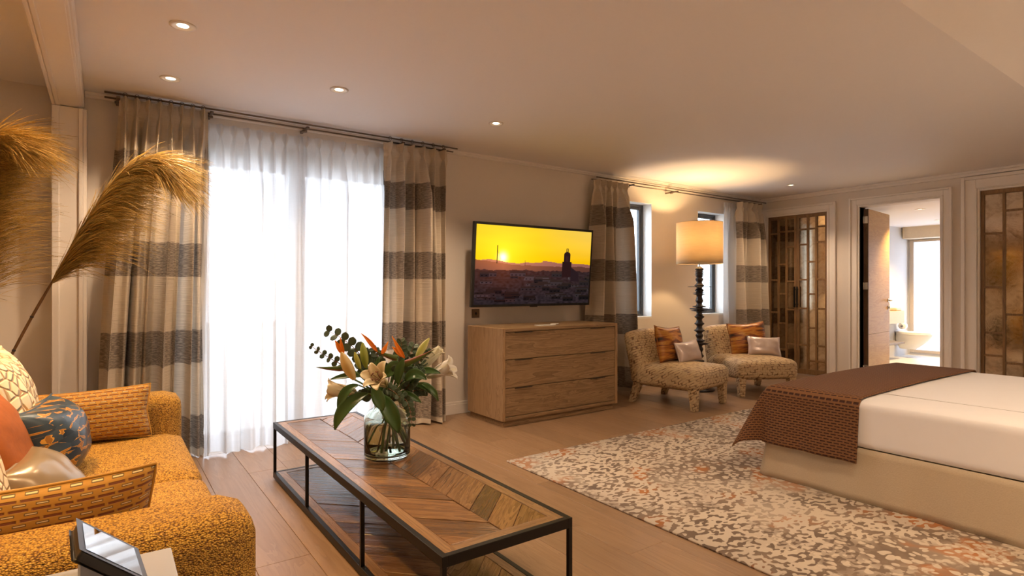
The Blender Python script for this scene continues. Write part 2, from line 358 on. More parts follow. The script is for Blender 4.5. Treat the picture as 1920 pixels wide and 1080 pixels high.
for xa, xb, ya in [(-.276, -.238, 4.606), (-.140, -.118, 4.606), (-.118, -.098, 4.62)]: bx(xa, xb, ya, YW, 0, 2.358).build('moulding', trimp, tp, bevel=.004)
# cornice steps, baseboards
tc = thing('trim_3', (3, YW, ZC), 'stepped cream cornice above the curtain rods', 'cornice', kind='structure')
for d, z in ((.035, 2.468), (.055, 2.482)): bx(-.112, XR, YW-d, YW, z, ZC).build('cornice_step', trimp, tc, bevel=.004)
tc = thing('trim_4', (XR, 3, ZC), 'stepped cream cornice above the closet doors', 'cornice', kind='structure')
for d, z in ((.03, 2.445), (.05, 2.475)): bx(XR-d, XR, 1.09, YW, z, ZC).build('cornice_step', trimp, tc, bevel=.004)
def base(name, segs, label):
    t = thing(name, (0, 0, 0), label, 'baseboard', kind='structure')
    for q in segs:
        x0, x1, y0, y1 = q; bx(x0, x1, y0, y1, 0, .095).build('board', trimp, t, bevel=.003)
        k = .006; bx(x0+(k if x1-x0 < .1 else 0), x1, y0+(k if y1-y0 < .1 else 0), y1, .095, .118).build('bead', trimp, t, bevel=.004)
base('baseboard_back', [(-.098, .42, YW-.018, YW), (2.12, XR, YW-.018, YW)], 'cream baseboard under the window wall')
base('baseboard_alcove', [(XL, -.28, YW-.018, YW)], 'cream baseboard behind the pampas grass')
# casings on the door wall
def casing(name, a, b, zt, rings, label):
    t = thing(name, (XR, (a+b)/2, 0), label, 'door frame', kind='structure')
    for o0, o1, d in rings:
        mb = MB(); mb.box(XR-d, XR, b+o0, b+o1, 0, zt+o1); mb.box(XR-d, XR, a-o1, a-o0, 0, zt+o1); mb.box(XR-d, XR, a-o0, b+o0, zt+o0, zt+o1)
        mb.build('casing_step', trimp, t, bevel=.004)
    return t
RG = [(0, .022, .018), (.022, .034, .03), (.034, .105, .022), (.105, .135, .040)]
casing('trim_5', *DO[0], [(0, .022, .018), (.022, .034, .03), (.034, .09, .022), (.09, .118, .040)], 'cream moulded frame around the closet nearest the window')
casing('trim_6', *DO[1], [(0, .022, .018), (.022, .034, .03), (.034, .095, .022), (.095, .118, .040)], 'cream moulded frame around the bathroom doorway')
casing('trim_7', *DO[2], [(0, .022, .018), (.022, .034, .03), (.034, .13, .022), (.13, .165, .040)], 'cream moulded frame around the mirrored closet at the right')
# ---- french window
def sash(t, x0, x1, z0, z1, y, fw=.07, d=.06):
    for q in ((x0, x0+fw, z0, z1), (x1-fw, x1, z0, z1), (x0+fw, x1-fw, z0, z0+fw), (x0+fw, x1-fw, z1-fw, z1)):
        bx(q[0], q[1], y, y+d, q[2], q[3]).build('frame', darkf, t, bevel=.004)
    bx(x0+fw, x1-fw, y+d*.4, y+d*.6, z0+fw, z1-fw).build('pane', glass, t)
t = thing('window_1', (1.27, 4.98, 0), 'tall dark-framed french window behind the long sheers', 'window', kind='structure')
bx(.42, 2.12, 4.86, 4.94, 2.20, 2.26).build('head', darkf, t, bevel=.004)
sash(t, .42, 1.27, .02, 2.20, 4.87, .065); sash(t, 1.27, 2.12, .02, 2.20, 4.87, .065)
bx(.42, 2.12, 4.8, 4.96, 0, .02).build('sill', darkf, t)
for nm, (a, b, z0, z1), lb in (('window_2', OP[1], 'narrow dark-framed window beside the left armchair drape'), ('window_3', OP[2], 'narrow dark-framed window behind the floor lamp')):
    t = thing(nm, ((a+b)/2, 5.0, z0), lb, 'window', kind='structure')
    sash(t, a, b, z0, z1, 4.885, .034, .05); sash(t, a+.035, b-.035, z0+.035, z1-.035, 4.895, .03, .045)
    bx(a, b, YW-.002, 4.885, z0-.02, z0+.004).build('sill', white, t)
    for q in ((a-.004, a+.004, z0, z1), (b-.004, b+.004, z0, z1), (a, b, z1-.004, z1+.004)): bx(q[0], q[1], YW-.001, 4.885, q[2], q[3]).build('reveal', white, t)
# terrace outside
struct(bx(-3, 12, 4.97, 9, -.12, -.05).build('terrace_floor', tile), 'pale stone terrace outside the windows', 'floor')
struct(bx(-3, 12, 8.2, 8.4, -.05, .75).build('wall_terrace', plain('terrace_render', (.8, .78, .74), .8)), 'low pale terrace wall outside the french window', 'wall')
# ---- closets
def closet(name, y0, y1, zt, cols, label, x=XR+.03):
    """doors run from y1 (left in view) to y0; cols: list of doors, each a list of columns of bar fractions from the top"""
    t = thing(name, (x, (y0+y1)/2, 0), label, 'closet door', kind='structure')
    n = len(cols); wd = (y1-y0)/n; zb = .01; Ht = zt-zb; st = .033
    for d, door in enumerate(cols):
        yl = y1-d*wd-.002; yr = y1-(d+1)*wd+.002
        leaf = bx(x, x+.03, yr, yl, zb, zt).build('backing', lattice, t)
        stiles = [(yl-st, yl), (yr, yr+st)]; nc = len(door); cw = (yl-yr-2*st)/nc
        for k in range(1, nc): c = yl-st-cw*k; stiles.append((c-.013, c+.013))
        for a, b in stiles: bx(x-.022, x, a, b, zb, zt).build('stile', lattice, leaf, bevel=.002, origin=(x, (a+b)/2, 1))
        for a, b in ((zt-.045, zt), (zb, zb+.07)): bx(x-.0215, x, yr+st, yl-st, a, b).build('rail', lattice, leaf, bevel=.002, origin=(x, yl, a))
        for k, bars in enumerate(door):
            ca, cb = yl-st-cw*(k+1), yl-st-cw*k; lims = [zt-.045]+[zt-Ht*f for f in bars]+[zb+.07]
            for f in bars: bx(x-.020, x, ca, cb, zt-Ht*f-.012, zt-Ht*f+.012).build('muntin', lattice, leaf, bevel=.002, origin=(x, ca, zt-Ht*f))
            for i in range(len(lims)-1):
                if lims[i]-lims[i+1] > .03: 
                    pn = bx(x-.006, x-.001, ca+.002, cb-.002, lims[i+1]+.004, lims[i]-.004).build('pane', mirror, leaf, origin=(x, (ca+cb)/2, (lims[i]+lims[i+1])/2), rot=(0, random.uniform(-.004, .004), random.uniform(-.004, .004)))
    return t
c1 = closet('door_2', 3.78, 4.62, 2.223, [[[.11, .41, .62, .80], [.10, .31, .50, .69, .86], [.10, .20, .42, .60, .82]], [[.095, .19, .41, .59, .82], [.095, .30, .50, .71, .915], [.085, .18, .41, .59, .82, .915]]], 'pair of antique mirror lattice closet doors nearest the window')
for s in (-1, 1): 
    h = MB(); h.box(XR-.025, XR-.012, 4.2+s*.018-.011, 4.2+s*.018+.011, .93, 1.22); h.box(XR-.012, XR+.01, 4.2+s*.018-.006, 4.2+s*.018+.006, 1.17, 1.19); h.box(XR-.012, XR+.01, 4.2+s*.018-.006, 4.2+s*.018+.006, .96, .98)
    h.build('handle', blackm, c1, bevel=.003)
c2 = closet('door_3', .42, 2.14, 2.27, [[[.21, .47, .69, .80, .955], [.105, .60, .83], [.21, .45, .66, .88]], [[.15, .4, .62, .85], [.1, .3, .55, .78], [.2, .47, .69, .9]], [[.1, .3, .55, .8], [.2, .45, .7], [.1, .35, .6, .85]]], 'antique mirror lattice closet doors right of the bathroom doorway')
struct(bx(XR+.15, XR+.2, YB, 2.45, 0, 2.6).build('wall_closet', wallp), 'plain back wall of the closets', 'wall')
# ---- bathroom
bxm = XR+.15; EX, EY, BC = 11.8, 4.25, 2.27
struct(bx(bxm, EX+.2, 1.3, EY+.1, -.05, .004).build('floor_bathroom', tile), 'pale stone bathroom floor beyond the doorway', 'floor')
struct(bx(bxm, EX+.2, 1.3, EY+.1, BC, BC+.1).build('ceiling_bathroom', ceilp), 'warm lit bathroom ceiling beyond the doorway', 'ceiling')
struct(bx(bxm, EX, EY, EY+.1, 0, BC).build('wall_bathroom_left', plaster), 'grey plaster bathroom wall behind the toilet', 'wall')
struct(bx(bxm, EX, 1.3, 1.4, 0, BC).build('wall_bathroom_right', plaster), 'grey plaster bathroom wall right of the doorway', 'wall')
mb = MB(); mb.box(EX, EX+.15, 1.3, EY, 2.06, BC); mb.box(EX, EX+.15, 1.3, 2.6, 0, 2.06); mb.box(EX, EX+.15, EY-.03, EY, 0, 2.06); mb.box(EX, EX+.15, 2.6, EY-.03, 0, .05)
struct(mb.build('wall_bathroom_end', plaster), 'pale bathroom end wall around the frosted window', 'wall')
struct(bx(EX-.3, EX, 1.4, EY-.02, 2.07, BC).build('trim_8', plain('warm_bulkhead', (.74, .62, .45), .6)), 'warm cream bulkhead above the frosted bathroom window', 'bulkhead')
t = thing('window_4', (EX, 3.4, .05), 'tall frosted glass window in the bathroom', 'window', kind='structure')
chf = plain('champagne_frame', (.55, .46, .36), .4)
for q in ((EY-.09, EY-.03, .05, 2.06), (2.6, 2.66, .05, 2.06), (2.66, EY-.09, .05, .10), (2.66, EY-.09, 2.02, 2.06)): bx(EX-.02, EX+.04, q[0], q[1], q[2], q[3]).build('frame', chf, t, bevel=.004)
bx(EX+.005, EX+.015, 2.66, EY-.09, .10, 2.02).build('pane', frost, t)
# open oak door with hinges and lever
t = thing('door_1', (7.99, 3.36, 0), 'open oak door swung into the bathroom', 'door', kind='structure')
for k, (a, b) in enumerate(((.012, .60), (.603, 2.215))): bx(7.965, 8.86, 3.318, 3.368, a, b).build('panel', doorw, t, bevel=.0015, origin=(8.4, 3.39, (a+b)/2))
bx(7.955, 7.9645, 3.316, 3.370, .012, 2.215).build('edge_strip', doored, t)
for z in (.12, 1.18, 2.03):
    h = MB(); h.box(7.950, 7.9555, 3.322, 3.364, z, z+.09); h.lathe([(.009, 0), (.009, .09)], (7.944, 3.368, z), 10); h.build('hinge', steel, t, bevel=.002)
h = MB(); h.lathe([(.025, 0), (.025, .008)], (0, 0, 0), 16); h.v = [(8.79+a, 3.318-c, 1.03+b) for a, b, c in h.v]; h.tube([(8.79, 3.313, 1.03), (8.79, 3.268, 1.03), (8.78, 3.262, 1.03), (8.68, 3.262, 1.03)], .009, 8); h.build('lever_handle', steel, t)
h = MB(); h.lathe([(.025, 0), (.025, .008)], (0, 0, 0), 16); h.v = [(8.79+a, 3.318-c, .93+b) for a, b, c in h.v]; h.box(8.786, 8.794, 3.295, 3.315, .915, .945); h.build('lock_plate', steel, t)
t.rotation_euler = (0, 0, R(6.5))
struct(bx(7.868, 8.02, 3.376, 3.40, 0, 2.235).build('trim_9', trimp), 'cream hinge jamb of the bathroom doorway', 'door frame')
# toilet, hung on the grey wall
t = thing('toilet', (11.3, 3.98, 0), 'white wall-hung toilet seen through the bathroom doorway', 'toilet')
def bowl(u, v):
    th = 2*PI*u; k = v; rx = .185*(1-.62*(1-k)**2); ry = .27*(1-.55*(1-k)**1.7); cy = 3.975+.10*(1-k)
    return Vector((11.3+rx*math.cos(th), min(cy+ry*math.sin(th)*(1.0), EY), .15+.25*k))
gridmesh('bowl', bowl, 32, 10, white, t)
mb = MB(); pr = [(.0, .40), (.188, .40), (.192, .41), (.190, .424), (.0, .426)]; mb.lathe(pr, (0, 0, 0), 32, False); mb.v = [(11.3+a, min(3.975+b*1.45, EY), c) for a, b, c in mb.v]; mb.build('seat', white, t)
mb = MB(); pr = [(.0, .427), (.184, .427), (.188, .437), (.17, .447), (.0, .449)]; mb.lathe(pr, (0, 0, 0), 32, False); mb.v = [(11.3+a, min(3.99+b*1.40, EY), c) for a, b, c in mb.v]; mb.build('lid', white, t)
# vanity ledge, shelf, paper roll, bottle and towel
tag(bx(9.4, 11.2, EY-.16, EY, .60, .81).build('wall_ledge', plain('tan_wood_ledge', (.58, .42, .24), .45), bevel=.004), 'tan boxed ledge on the grey bathroom wall', 'ledge')
tag(bx(9.8, 10.98, 4.0, EY, .265, .30).build('floating_shelf', plain('taupe_shelf', (.24, .20, .17), .5), bevel=.003), 'slim taupe floating shelf in front of the toilet', 'shelf')
t = thing('paper_holder', (11.35, 4.18, .54), 'white toilet paper roll on a chrome wall holder', 'toilet roll')
mb = MB(); mb.lathe([(.02, -.05), (.055, -.05), (.055, .05), (.02, .05)], (0, 0, 0), 24, False); mb.v = [(11.33+c, 4.16+a, .54+b) for a, b, c in mb.v]; mb.build('roll', white, t)
MB().tube([(11.25, EY, .59), (11.25, 4.16, .59), (11.25, 4.16, .54), (11.40, 4.16, .54)], .008, 8).build('arm', steel, t)
t = thing('soap_bottle', (10.75, 4.17, .81), 'small clear pump bottle on the bathroom ledge', 'bottle')
MB().lathe([(.03, 0), (.032, .01), (.032, .11), (.014, .13), (.014, .145)], (10.75, 4.17, .81), 18).build('bottle_body', plain('amber_soap', (.6, .42, .2), .2), t)
MB().tube([(10.75, 4.17, .95), (10.75, 4.17, .99), (10.75, 4.12, .985)], .006, 8).build('pump', steel, t)
tag(bx(10.95, 11.15, 4.11, 4.23, .81, .865).build('folded_towel', plain('cream_towel', (.78, .68, .5), .9, bump=.4, sc=200), bevel=.018, seg=4), 'folded cream towel on the bathroom ledge', 'towel')
# ------------------------------------------------------------------ downlights
def downlight(loc, label, power, color=SOFT, grp='recessed ceiling downlights', angle=120, r=.042, size=.04):
    t = thing('downlight', loc, label, 'downlight', grp)
    x, y, z = loc
    MB().lathe([(r*.64, -.0012), (r*.98, -.004), (r*1.02, -.007), (r*1.40, -.006), (r*1.42, -.0005)], loc, 28, False).build('rim', trimp, t)
    MB().lathe([(0, -.0015), (r*.64, -.0015)], loc, 24, False).build('lens', lampglow, t)
    if power: spot('downlight_beam', (x, y, z-.02), power, color, angle, .7, (x, y, 0), size, t)
P_ = 74
downlight((.313, 3.251, ZC), 'nearest glowing downlight, largest in the left ceiling', P_)
downlight((.33, 4.114, ZC), 'glowing downlight above the left striped drape', P_)
downlight((1.248, 3.706, ZC), 'glowing downlight above the middle of the sheers', P_)
downlight((2.511, 3.744, ZC), 'glowing downlight above the right striped drape and dresser', P_)
downlight((7.054, 3.833, ZC), 'small glowing downlight by the closet wall', P_*.8)
G2 = 'downlights out of view over sofa and bed'
for q, k, lb in (((-.40, 2.75, ZC), 120, 'far half'), ((-.40, 1.75, ZC), 100, 'near half'), ((-.5, 3.72, ZC), 30, 'far arm end (added plume light)')): downlight(q, 'recessed downlight over the %s of the sofa' % lb, k, WARM, G2, 84)  # the far arm lamp is added, unseen, to brighten the left pampas plume
for q, k, lb in (((.9, .75, 2.68), 70, 'side table'), ((2.4, .55, 2.785), 90, 'rug edge'), ((4.4, .35, 2.89), 90, 'bed pillows')): downlight(q, 'added unseen downlight in the sloping ceiling above the %s' % lb, k, SOFT, G2, 150)  # slope lamps added out of view as warm fill over bed and floor
for q, lb in (((9.0, 3.10, BC), 'downlight nearest the doorway in the bathroom ceiling'), ((10.67, 3.42, BC), 'downlight near the frosted bathroom window')): downlight(q, lb, 230 if q[0] > 10 else 150, (1, .68, .34), 'bathroom downlights')
# unseen sconces behind the camera, added to brighten the sloping ceiling and bed
for x_, lb in ((2.75, 'added unseen linen sconce left of the bed head'), (6.0, 'added unseen linen sconce right of the bed head')):
    t = thing('fill_sconce', (x_, YB, 1.5), lb, 'fill lamp', 'added bed head sconces')
    bx(x_-.05, x_+.05, YB, YB+.02, 1.42, 1.58).build('plate', steel, t, bevel=.003); MB().tube([(x_, YB+.02, 1.48), (x_, YB+.13, 1.48), (x_, YB+.13, 1.54)], .008, 8).build('arm', steel, t)
    MB().lathe([(.10, 1.54), (.075, 1.72)], (x_, YB+.13, 0), 32, False).build('shade', shadem, t, solid=.003)
    l = bpy.data.lights.new('sconce_fill', 'POINT'); l.energy = 38; l.color = (1, .68, .36); l.shadow_soft_size = .03
    lo = bpy.data.objects.new('sconce_fill', l); COL.objects.link(lo); lo.parent = t; lo.location = (0, .13, .12)
# ------------------------------------------------------------------ curtains and rods
def curtain(name, xt0, xt1, xb0, xb1, y, zt, zb, npl, mat, label, amp=.045, seed=0, group=None, cat='curtain', pinch=.09, mid=None, ybulge=0):
    rnd = random.Random(seed); ph = [rnd.uniform(0, 6.28) for _ in range(6)]; nu = npl*22; nv = 44
    jit = [rnd.uniform(-.22, .22) for _ in range(npl+1)]
    def fn(u, v):
        vz = v**1.25; z = zt+(zb-zt)*vz; k = min(1, (zt-z)/(zt-zb)); kk = k*k*(3-2*k)
        x0 = xt0+(xb0-xt0)*(kk**.7); x1 = xt1+(xb1-xt1)*(kk**.7)
        if mid: x0 += mid[0]*math.sin(PI*k); x1 += mid[1]*math.sin(PI*k)
        s = u*npl; i = min(int(s), npl-1); t = s-i-.5
        g = math.exp(-((zt-z-pinch)/.035)**2); below = min(1, max(0, (zt-z-pinch)/.35))
        tt = t
        if abs(t) < .32: tt = t*(1-.72*g)
        xx = x0+(x1-x0)*((i+.5+tt+jit[i]*.6*below*math.cos(PI*t))/npl)
        lobe = math.cos(PI*min(1, abs(t)/.32))*.5+.5
        a = amp*(.9-.5*g+.35*below)
        yy = y-a*lobe*(1-.15*g)+a*.4
        yy += below*amp*.70*math.sin(u*npl*3.3+ph[0]+k*1.2)+below*amp*.6*math.sin(u*npl*1.45+ph[1]-k*.9)
        xx += below*.012*math.sin(u*npl*5.1+ph[2]+k*2)
        yy -= ybulge*kk
        return Vector((xx, yy, z+(.012*math.sin(u*npl*1.9+ph[3]) if k > .97 else 0)))
    o = gridmesh(name, fn, nu, nv, mat, None, (abs(xt1-xt0)*2.2, zt-zb), origin=((xt0+xt1)/2, y, zb), solid=.0)
    return tag(o, label, cat, group)
GD = 'striped linen drapes'; GS = 'white sheer curtains'
curtain('striped_drape', .075, .60, -.05, .575, 4.57, 2.462, .006, 8, drapem, 'cream and taupe striped drape behind the sofa arm', .09, 1, GD)
curtain('striped_drape', 1.93, 2.545, 1.90, 2.575, 4.57, 2.44, .012, 6, drapem, 'cream and taupe striped drape between the sheers and the television', .09, 2, GD)
curtain('striped_drape', 4.40, 4.93, 4.28, 5.10, 4.60, 2.40, .012, 6, drapem, 'cream and taupe striped drape behind the dresser corner', .085, 13, GD, mid=(0, .04))
curtain('striped_drape', 7.06, 7.66, 7.08, 7.72, 4.58, 2.385, .012, 5, drapem, 'cream and taupe striped drape in the corner by the closet', .085, 4, GD)
curtain('sheer_curtain', .55, 1.285, .56, 1.27, 4.655, 2.40, .01, 8, sheerm, 'white sheer curtain nearest the sofa', .045, 5, GS, 'sheer curtain', ybulge=.09)
curtain('sheer_curtain', 1.255, 1.96, 1.22, 1.96, 4.66, 2.405, .01, 7, sheerm, 'white sheer curtain behind the bouquet', .045, 6, GS, 'sheer curtain', ybulge=.05)
curtain('sheer_curtain', 6.88, 7.17, 6.86, 7.2, 4.66, 2.37, .01, 5, sheerm, 'narrow gathered white sheer right of the floor lamp', .04, 8, GS, 'sheer curtain')
def rod(name, x0, x1, z, label, brs):
    t = thing(name, (x0, YW, z), label, 'curtain rod', 'double curtain rods')
    for y, dz in ((4.575, .012), (4.655, 0)): MB().tube([(x0, y, z+dz), (x1, y, z+dz)], .0068, 10).build('rod', rodm, t)
    for b in brs: bx(b-.011, b+.011, 4.555, YW, z-.022, z-.006).build('bracket', rodm, t, bevel=.003); MB().lathe([(.02, 0), (.02, .012)], (b, 4.655, z-.03), 12).build('cup', rodm, t)
    k = x0+.08
    return t
t = rod('curtain_rod', -.005, 2.64, 2.468, 'long bronze double rod above the french window', (.07, .62, 1.29, 2.1, 2.5))
for k in list(range(8))+list(range(8, 14)):
    xx = .075+(.5+k)*.0656 if k < 8 else 1.93+(k-8+.5)*.1025
    MB().tube([(xx+.013*math.cos(a), 4.575, 2.478+.016*math.sin(a)) for a in [q*PI/6 for q in range(13)]], .0025, 6, False).build('ring', rodm, t)
rod('curtain_rod', 4.40, 7.74, 2.408, 'bronze double rod above the two narrow windows', (4.98, 5.76, 7.6))
# ------------------------------------------------------------------ soft things
def rbox(name, x0, x1, y0, y1, z0, z1, r, mat, parent=None, seg=5, puff=0, sub=0, n=10):
    """soft cushion block: subdivided box pushed onto a rounded box, crowned by puff"""
    bm = bmesh.new(); bmesh.ops.create_cube(bm, size=2); bmesh.ops.subdivide_edges(bm, edges=bm.edges[:], cuts=n, use_grid_fill=True)
    c = Vector(((x0+x1)/2, (y0+y1)/2, (z0+z1)/2)); h = Vector(((x1-x0)/2, (y1-y0)/2, (z1-z0)/2)); vs_ = []
    for v in bm.verts:
        q = v.co.copy(); p = Vector()
        for i in range(3):
            e = 1-(r/h[i])*.5; a = q[i]; p[i] = a*h[i]
        inner = Vector([max(-h[i]+r, min(h[i]-r, p[i])) for i in range(3)]); d = p-inner
        if d.length > 1e-6: 
            m_ = max(abs(d.x), abs(d.y), abs(d.z)); d = d.normalized()*m_; p = inner+d
        if puff: p.z += puff*(1-q.x**2)*(1-q.y**2)*(1 if q.z > 0 else -.2)
        v.co = p+c
    bm.verts.index_update(); mb = MB(); mb.add([v.co[:] for v in bm.verts], [[v.index for v in f.verts] for f in bm.faces], True); bm.free()
    return mb.build(name, mat, parent, origin=c)
def pillow(name, w, h, t, mat, loc, rot, label, group=None, n=22, pinch=.12, seed=0, welt=None, cat='cushion', top=0):
    rnd = random.Random(seed); o = thing(name, loc, label, cat, group); o.rotation_euler = rot
    def side(sg):
        def fn(u, v):
            a, b = 2*u-1, 2*v-1; e = max(0, (1-abs(a)**2.6)*(1-abs(b)**2.6))**.52
            px = w/2*a*(1-pinch*(1-abs(b))**1.0*abs(a)**3*.5); py = h/2*b*(1-pinch*(1-abs(a)**2)*abs(b)**3)
            wr = .012*noise.noise(Vector((a*2+seed, b*2, sg*3)))*e
            return Vector((px, py-top*h*(1-a*a)*max(0, b), sg*(t/2*e+wr)))
        return fn
    mbs = []
    for sg in (1, -1):
        p = gridmesh('cover' if sg == 1 else 'cover_back', side(sg), n, n, mat, None); p.parent = o; mbs.append(p)
    # one closed cover: join the two faces
    a, b = mbs; bm = bmesh.new(); bm.from_mesh(a.data); nb = len(bm.faces); bm.from_mesh(b.data); bm.faces.ensure_lookup_table()
    for f in bm.faces[nb:]: f.normal_flip()
    bmesh.ops.remove_doubles(bm, verts=bm.verts[:], dist=.0006); bm.to_mesh(a.data); bm.free(); me = b.data; bpy.data.objects.remove(b); bpy.data.meshes.remove(me)
    pts = []
    for k in range(48):
        q = k/48*4; s_ = int(q); f = q-s_; uv = [(f, 0), (1, f), (1-f, 1), (0, 1-f)][s_]; pts.append(side(1)(*uv))
    e = MB().tube(pts+[pts[0]], .0042, 6, False).build('piping', welt or mat); e.parent = o
    return o
# ------------------------------------------------------------------ sofa
sf = thing('sofa', (-.12, 2.65, 0), 'amber boucle two-seat sofa in the left alcove', 'sofa')
rbox('base', -.76, .30, 1.62, 3.70, .09, .30, .04, boucle, sf)
rbox('seat_cushion', -.58, .335, 1.80, 2.66, .27, .445, .06, boucle, sf, puff=.02)
rbox('seat_cushion', -.58, .335, 2.66, 3.52, .27, .445, .06, boucle, sf, puff=.02)
rbox('arm', -.78, .328, 1.575, 1.835, .08, .625, .075, boucle, sf, n=14)
rbox('arm', -.78, .335, 3.49, 3.735, .08, .635, .06, boucle, sf, n=14)
rbox('backrest', -.84, -.58, 1.58, 3.735, .08, .76, .08, boucle, sf, n=14)
for y0 in (2.22, 3.06): rbox('back_cushion', -.62, -.46, y0-.41, y0+.41, .44, .78, .07, boucle, sf)
for x_ in (-.72, .24):
    for y_ in (1.66, 3.64): bx(x_-.03, x_+.03, y_-.03, y_+.03, 0, .09).build('foot', blackm, sf, bevel=.004)
for y_, z_ in ((1.635, .612), ):
    MB().tube([(-.5, y_, z_), (.262, y_, z_), (.308, y_+.0, z_-.03), (.318, y_-.005, z_-.08), (.320, y_-.02, .12)], .004, 6).build('seam', boucle, sf)
for nm, w_, h_, t_, mt, loc, rot, lb, sd in [
  ('pebble_cushion', .56, .52, .19, pebble, (-.325, 3.10, .69), (R(90-14), 0, R(88)), 'cream pebble-patterned cushion at the far end of the sofa', 1),
  ('rust_cushion', .46, .43, .16, rust, (-.295, 2.62, .625), (R(90-18), 0, R(86)), 'rust orange velvet cushion between the cream pebble cushions', 2),
  ('pebble_cushion', .50, .48, .17, pebble, (-.335, 2.20, .65), (R(90-16), 0, R(88)), 'cream pebble-patterned cushion at the left picture edge', 3),
  ('satin_cushion', .42, .30, .16, satin, (-.30, 3.10, .575), (R(90-22), 0, R(88)), 'champagne satin cushion behind the navy cushion', 5),
  ('navy_cushion', .46, .32, .29, navy, (-.20, 2.90, .59), (R(90-10), R(0), R(80)), 'navy cushion with gold angular markings on the sofa seat', 4),
  ('satin_cushion', .40, .27, .17, satin, (-.165, 2.46, .53), (R(90-38), 0, R(84)), 'champagne satin cushion in front of the navy cushion', 6),
  ('woven_lumbar_cushion', .66, .26, .13, lumbarm, (-.14, 3.41, .585), (R(90-12), 0, R(2)), 'amber woven lumbar cushion against the far sofa arm', 7),
  ('woven_lumbar_cushion', .66, .30, .12, lumbarm, (-.215, 1.885, .572), (R(90+14), 0, R(0)), 'amber woven lumbar cushion against the near sofa arm', 8)]:
    pillow(nm, w_, h_, t_, mt, loc, rot, lb, 'sofa cushions', seed=sd)
# ------------------------------------------------------------------ coffee table
def clip(poly, x0, x1, y0, y1):
    for ax, lim, sg in ((0, x0, 1), (0, x1, -1), (1, y0, 1), (1, y1, -1)):
        out = []
        for i in range(len(poly)):
            a, b = poly[i-1], poly[i]; da, db = (a[ax]-lim)*sg, (b[ax]-lim)*sg
            if (da >= 0) != (db >= 0): t = da/(da-db); out.append((a[0]+(b[0]-a[0])*t, a[1]+(b[1]-a[1])*t))
            if db >= 0: out.append(b)
        poly = out
        if len(poly) < 3: return []
    return poly
TX0, TX1, TY0, TY1, TZ = .86, 1.402, 1.585, 3.80, .355
ct = thing('coffee_table', (1.13, 2.69, 0), 'long low coffee table with chevron wood top and black steel frame', 'table')
fr = .022
for z1 in (TZ, .045):
    for q in ((TX0, TX0+fr, TY0, TY1), (TX1-fr, TX1, TY0, TY1), (TX0+fr, TX1-fr, TY0, TY0+fr), (TX0+fr, TX1-fr, TY1-fr, TY1)):
        bx(q[0], q[1], q[2], q[3], z1-.036, z1).build('frame_rail', blackm, ct, bevel=.0015)
for x_ in (TX0, TX1-.017):
    for y_ in (TY0, TY0+.70, TY1-.017-.70, TY1-.017): bx(x_+.001, x_+.017, y_+.001, y_+.016, .045, TZ-.036).build('leg', blackm, ct)
for z1 in (TZ-.001, .044):
    a0, a1, b0, b1 = TX0+fr+.001, TX1-fr-.001, TY0+fr+.001, TY1-fr-.001; bw = .042; zt = z1
    tt = bx(a0, a1, b0, b1, zt-.028, zt-.016).build('top_board' if z1 > .2 else 'shelf_board', borderw, ct)
    for q in ((a0, a0+bw, b0, b1), (a1-bw, a1, b0, b1)): bx(q[0], q[1], q[2], q[3], zt-.016, zt).build('border', borderw, tt, bevel=.001, seg=1, origin=(q[0], 0, zt))
    for q in ((a0+bw, a1-bw, b0, b0+bw), (a0+bw, a1-bw, b1-bw, b1)): bx(q[0], q[1], q[2], q[3], zt-.016, zt).build('border', borderw, tt, bevel=.001, seg=1, origin=(q[0], q[2], zt), rot=(0, 0, R(90)))
    c0, c1_, d0, d1 = a0+bw, a1-bw, b0+bw, b1-bw; xm = (c0+c1_)/2; hw = xm-c0; pit = .148
    for sd in (-1, 1):
        i = 0; y = d0-.02
        while y < d1+hw+.2:
            wv_ = pit*(1+.25*math.sin(i*2.3+sd)); 
            if sd == -1: poly = [(c0, y), (xm, y-hw), (xm, y+wv_-hw), (c0, y+wv_)]
            else: poly = [(xm, y-hw), (c1_, y), (c1_, y+wv_), (xm, y+wv_-hw)]
            poly = clip(poly, c0, c1_, d0, d1)
            if len(poly) >= 3:
                cx = sum(p[0] for p in poly)/len(poly); cy = sum(p[1] for p in poly)/len(poly)
                pl = []
                for p in poly:
                    d = Vector((p[0]-cx, p[1]-cy)); k = max(0, 1-.0024/max(d.length, .01)); pl.append((cx+d.x*k, cy+d.y*k))
                n = len(pl); dz = random.uniform(-.0022, .0012)
                mb = MB().add([(p[0], p[1], zt-.016) for p in pl]+[(p[0], p[1], zt+dz) for p in pl], [tuple(range(n))[::-1], tuple(range(n, 2*n))]+[(k, (k+1) % n, n+(k+1) % n, n+k) for k in range(n)])
                mb.build('plank', chev, tt, bevel=.0014, seg=1, origin=(cx, cy, zt), rot=(0, 0, R(45)*sd))
            y += wv_; i += 1
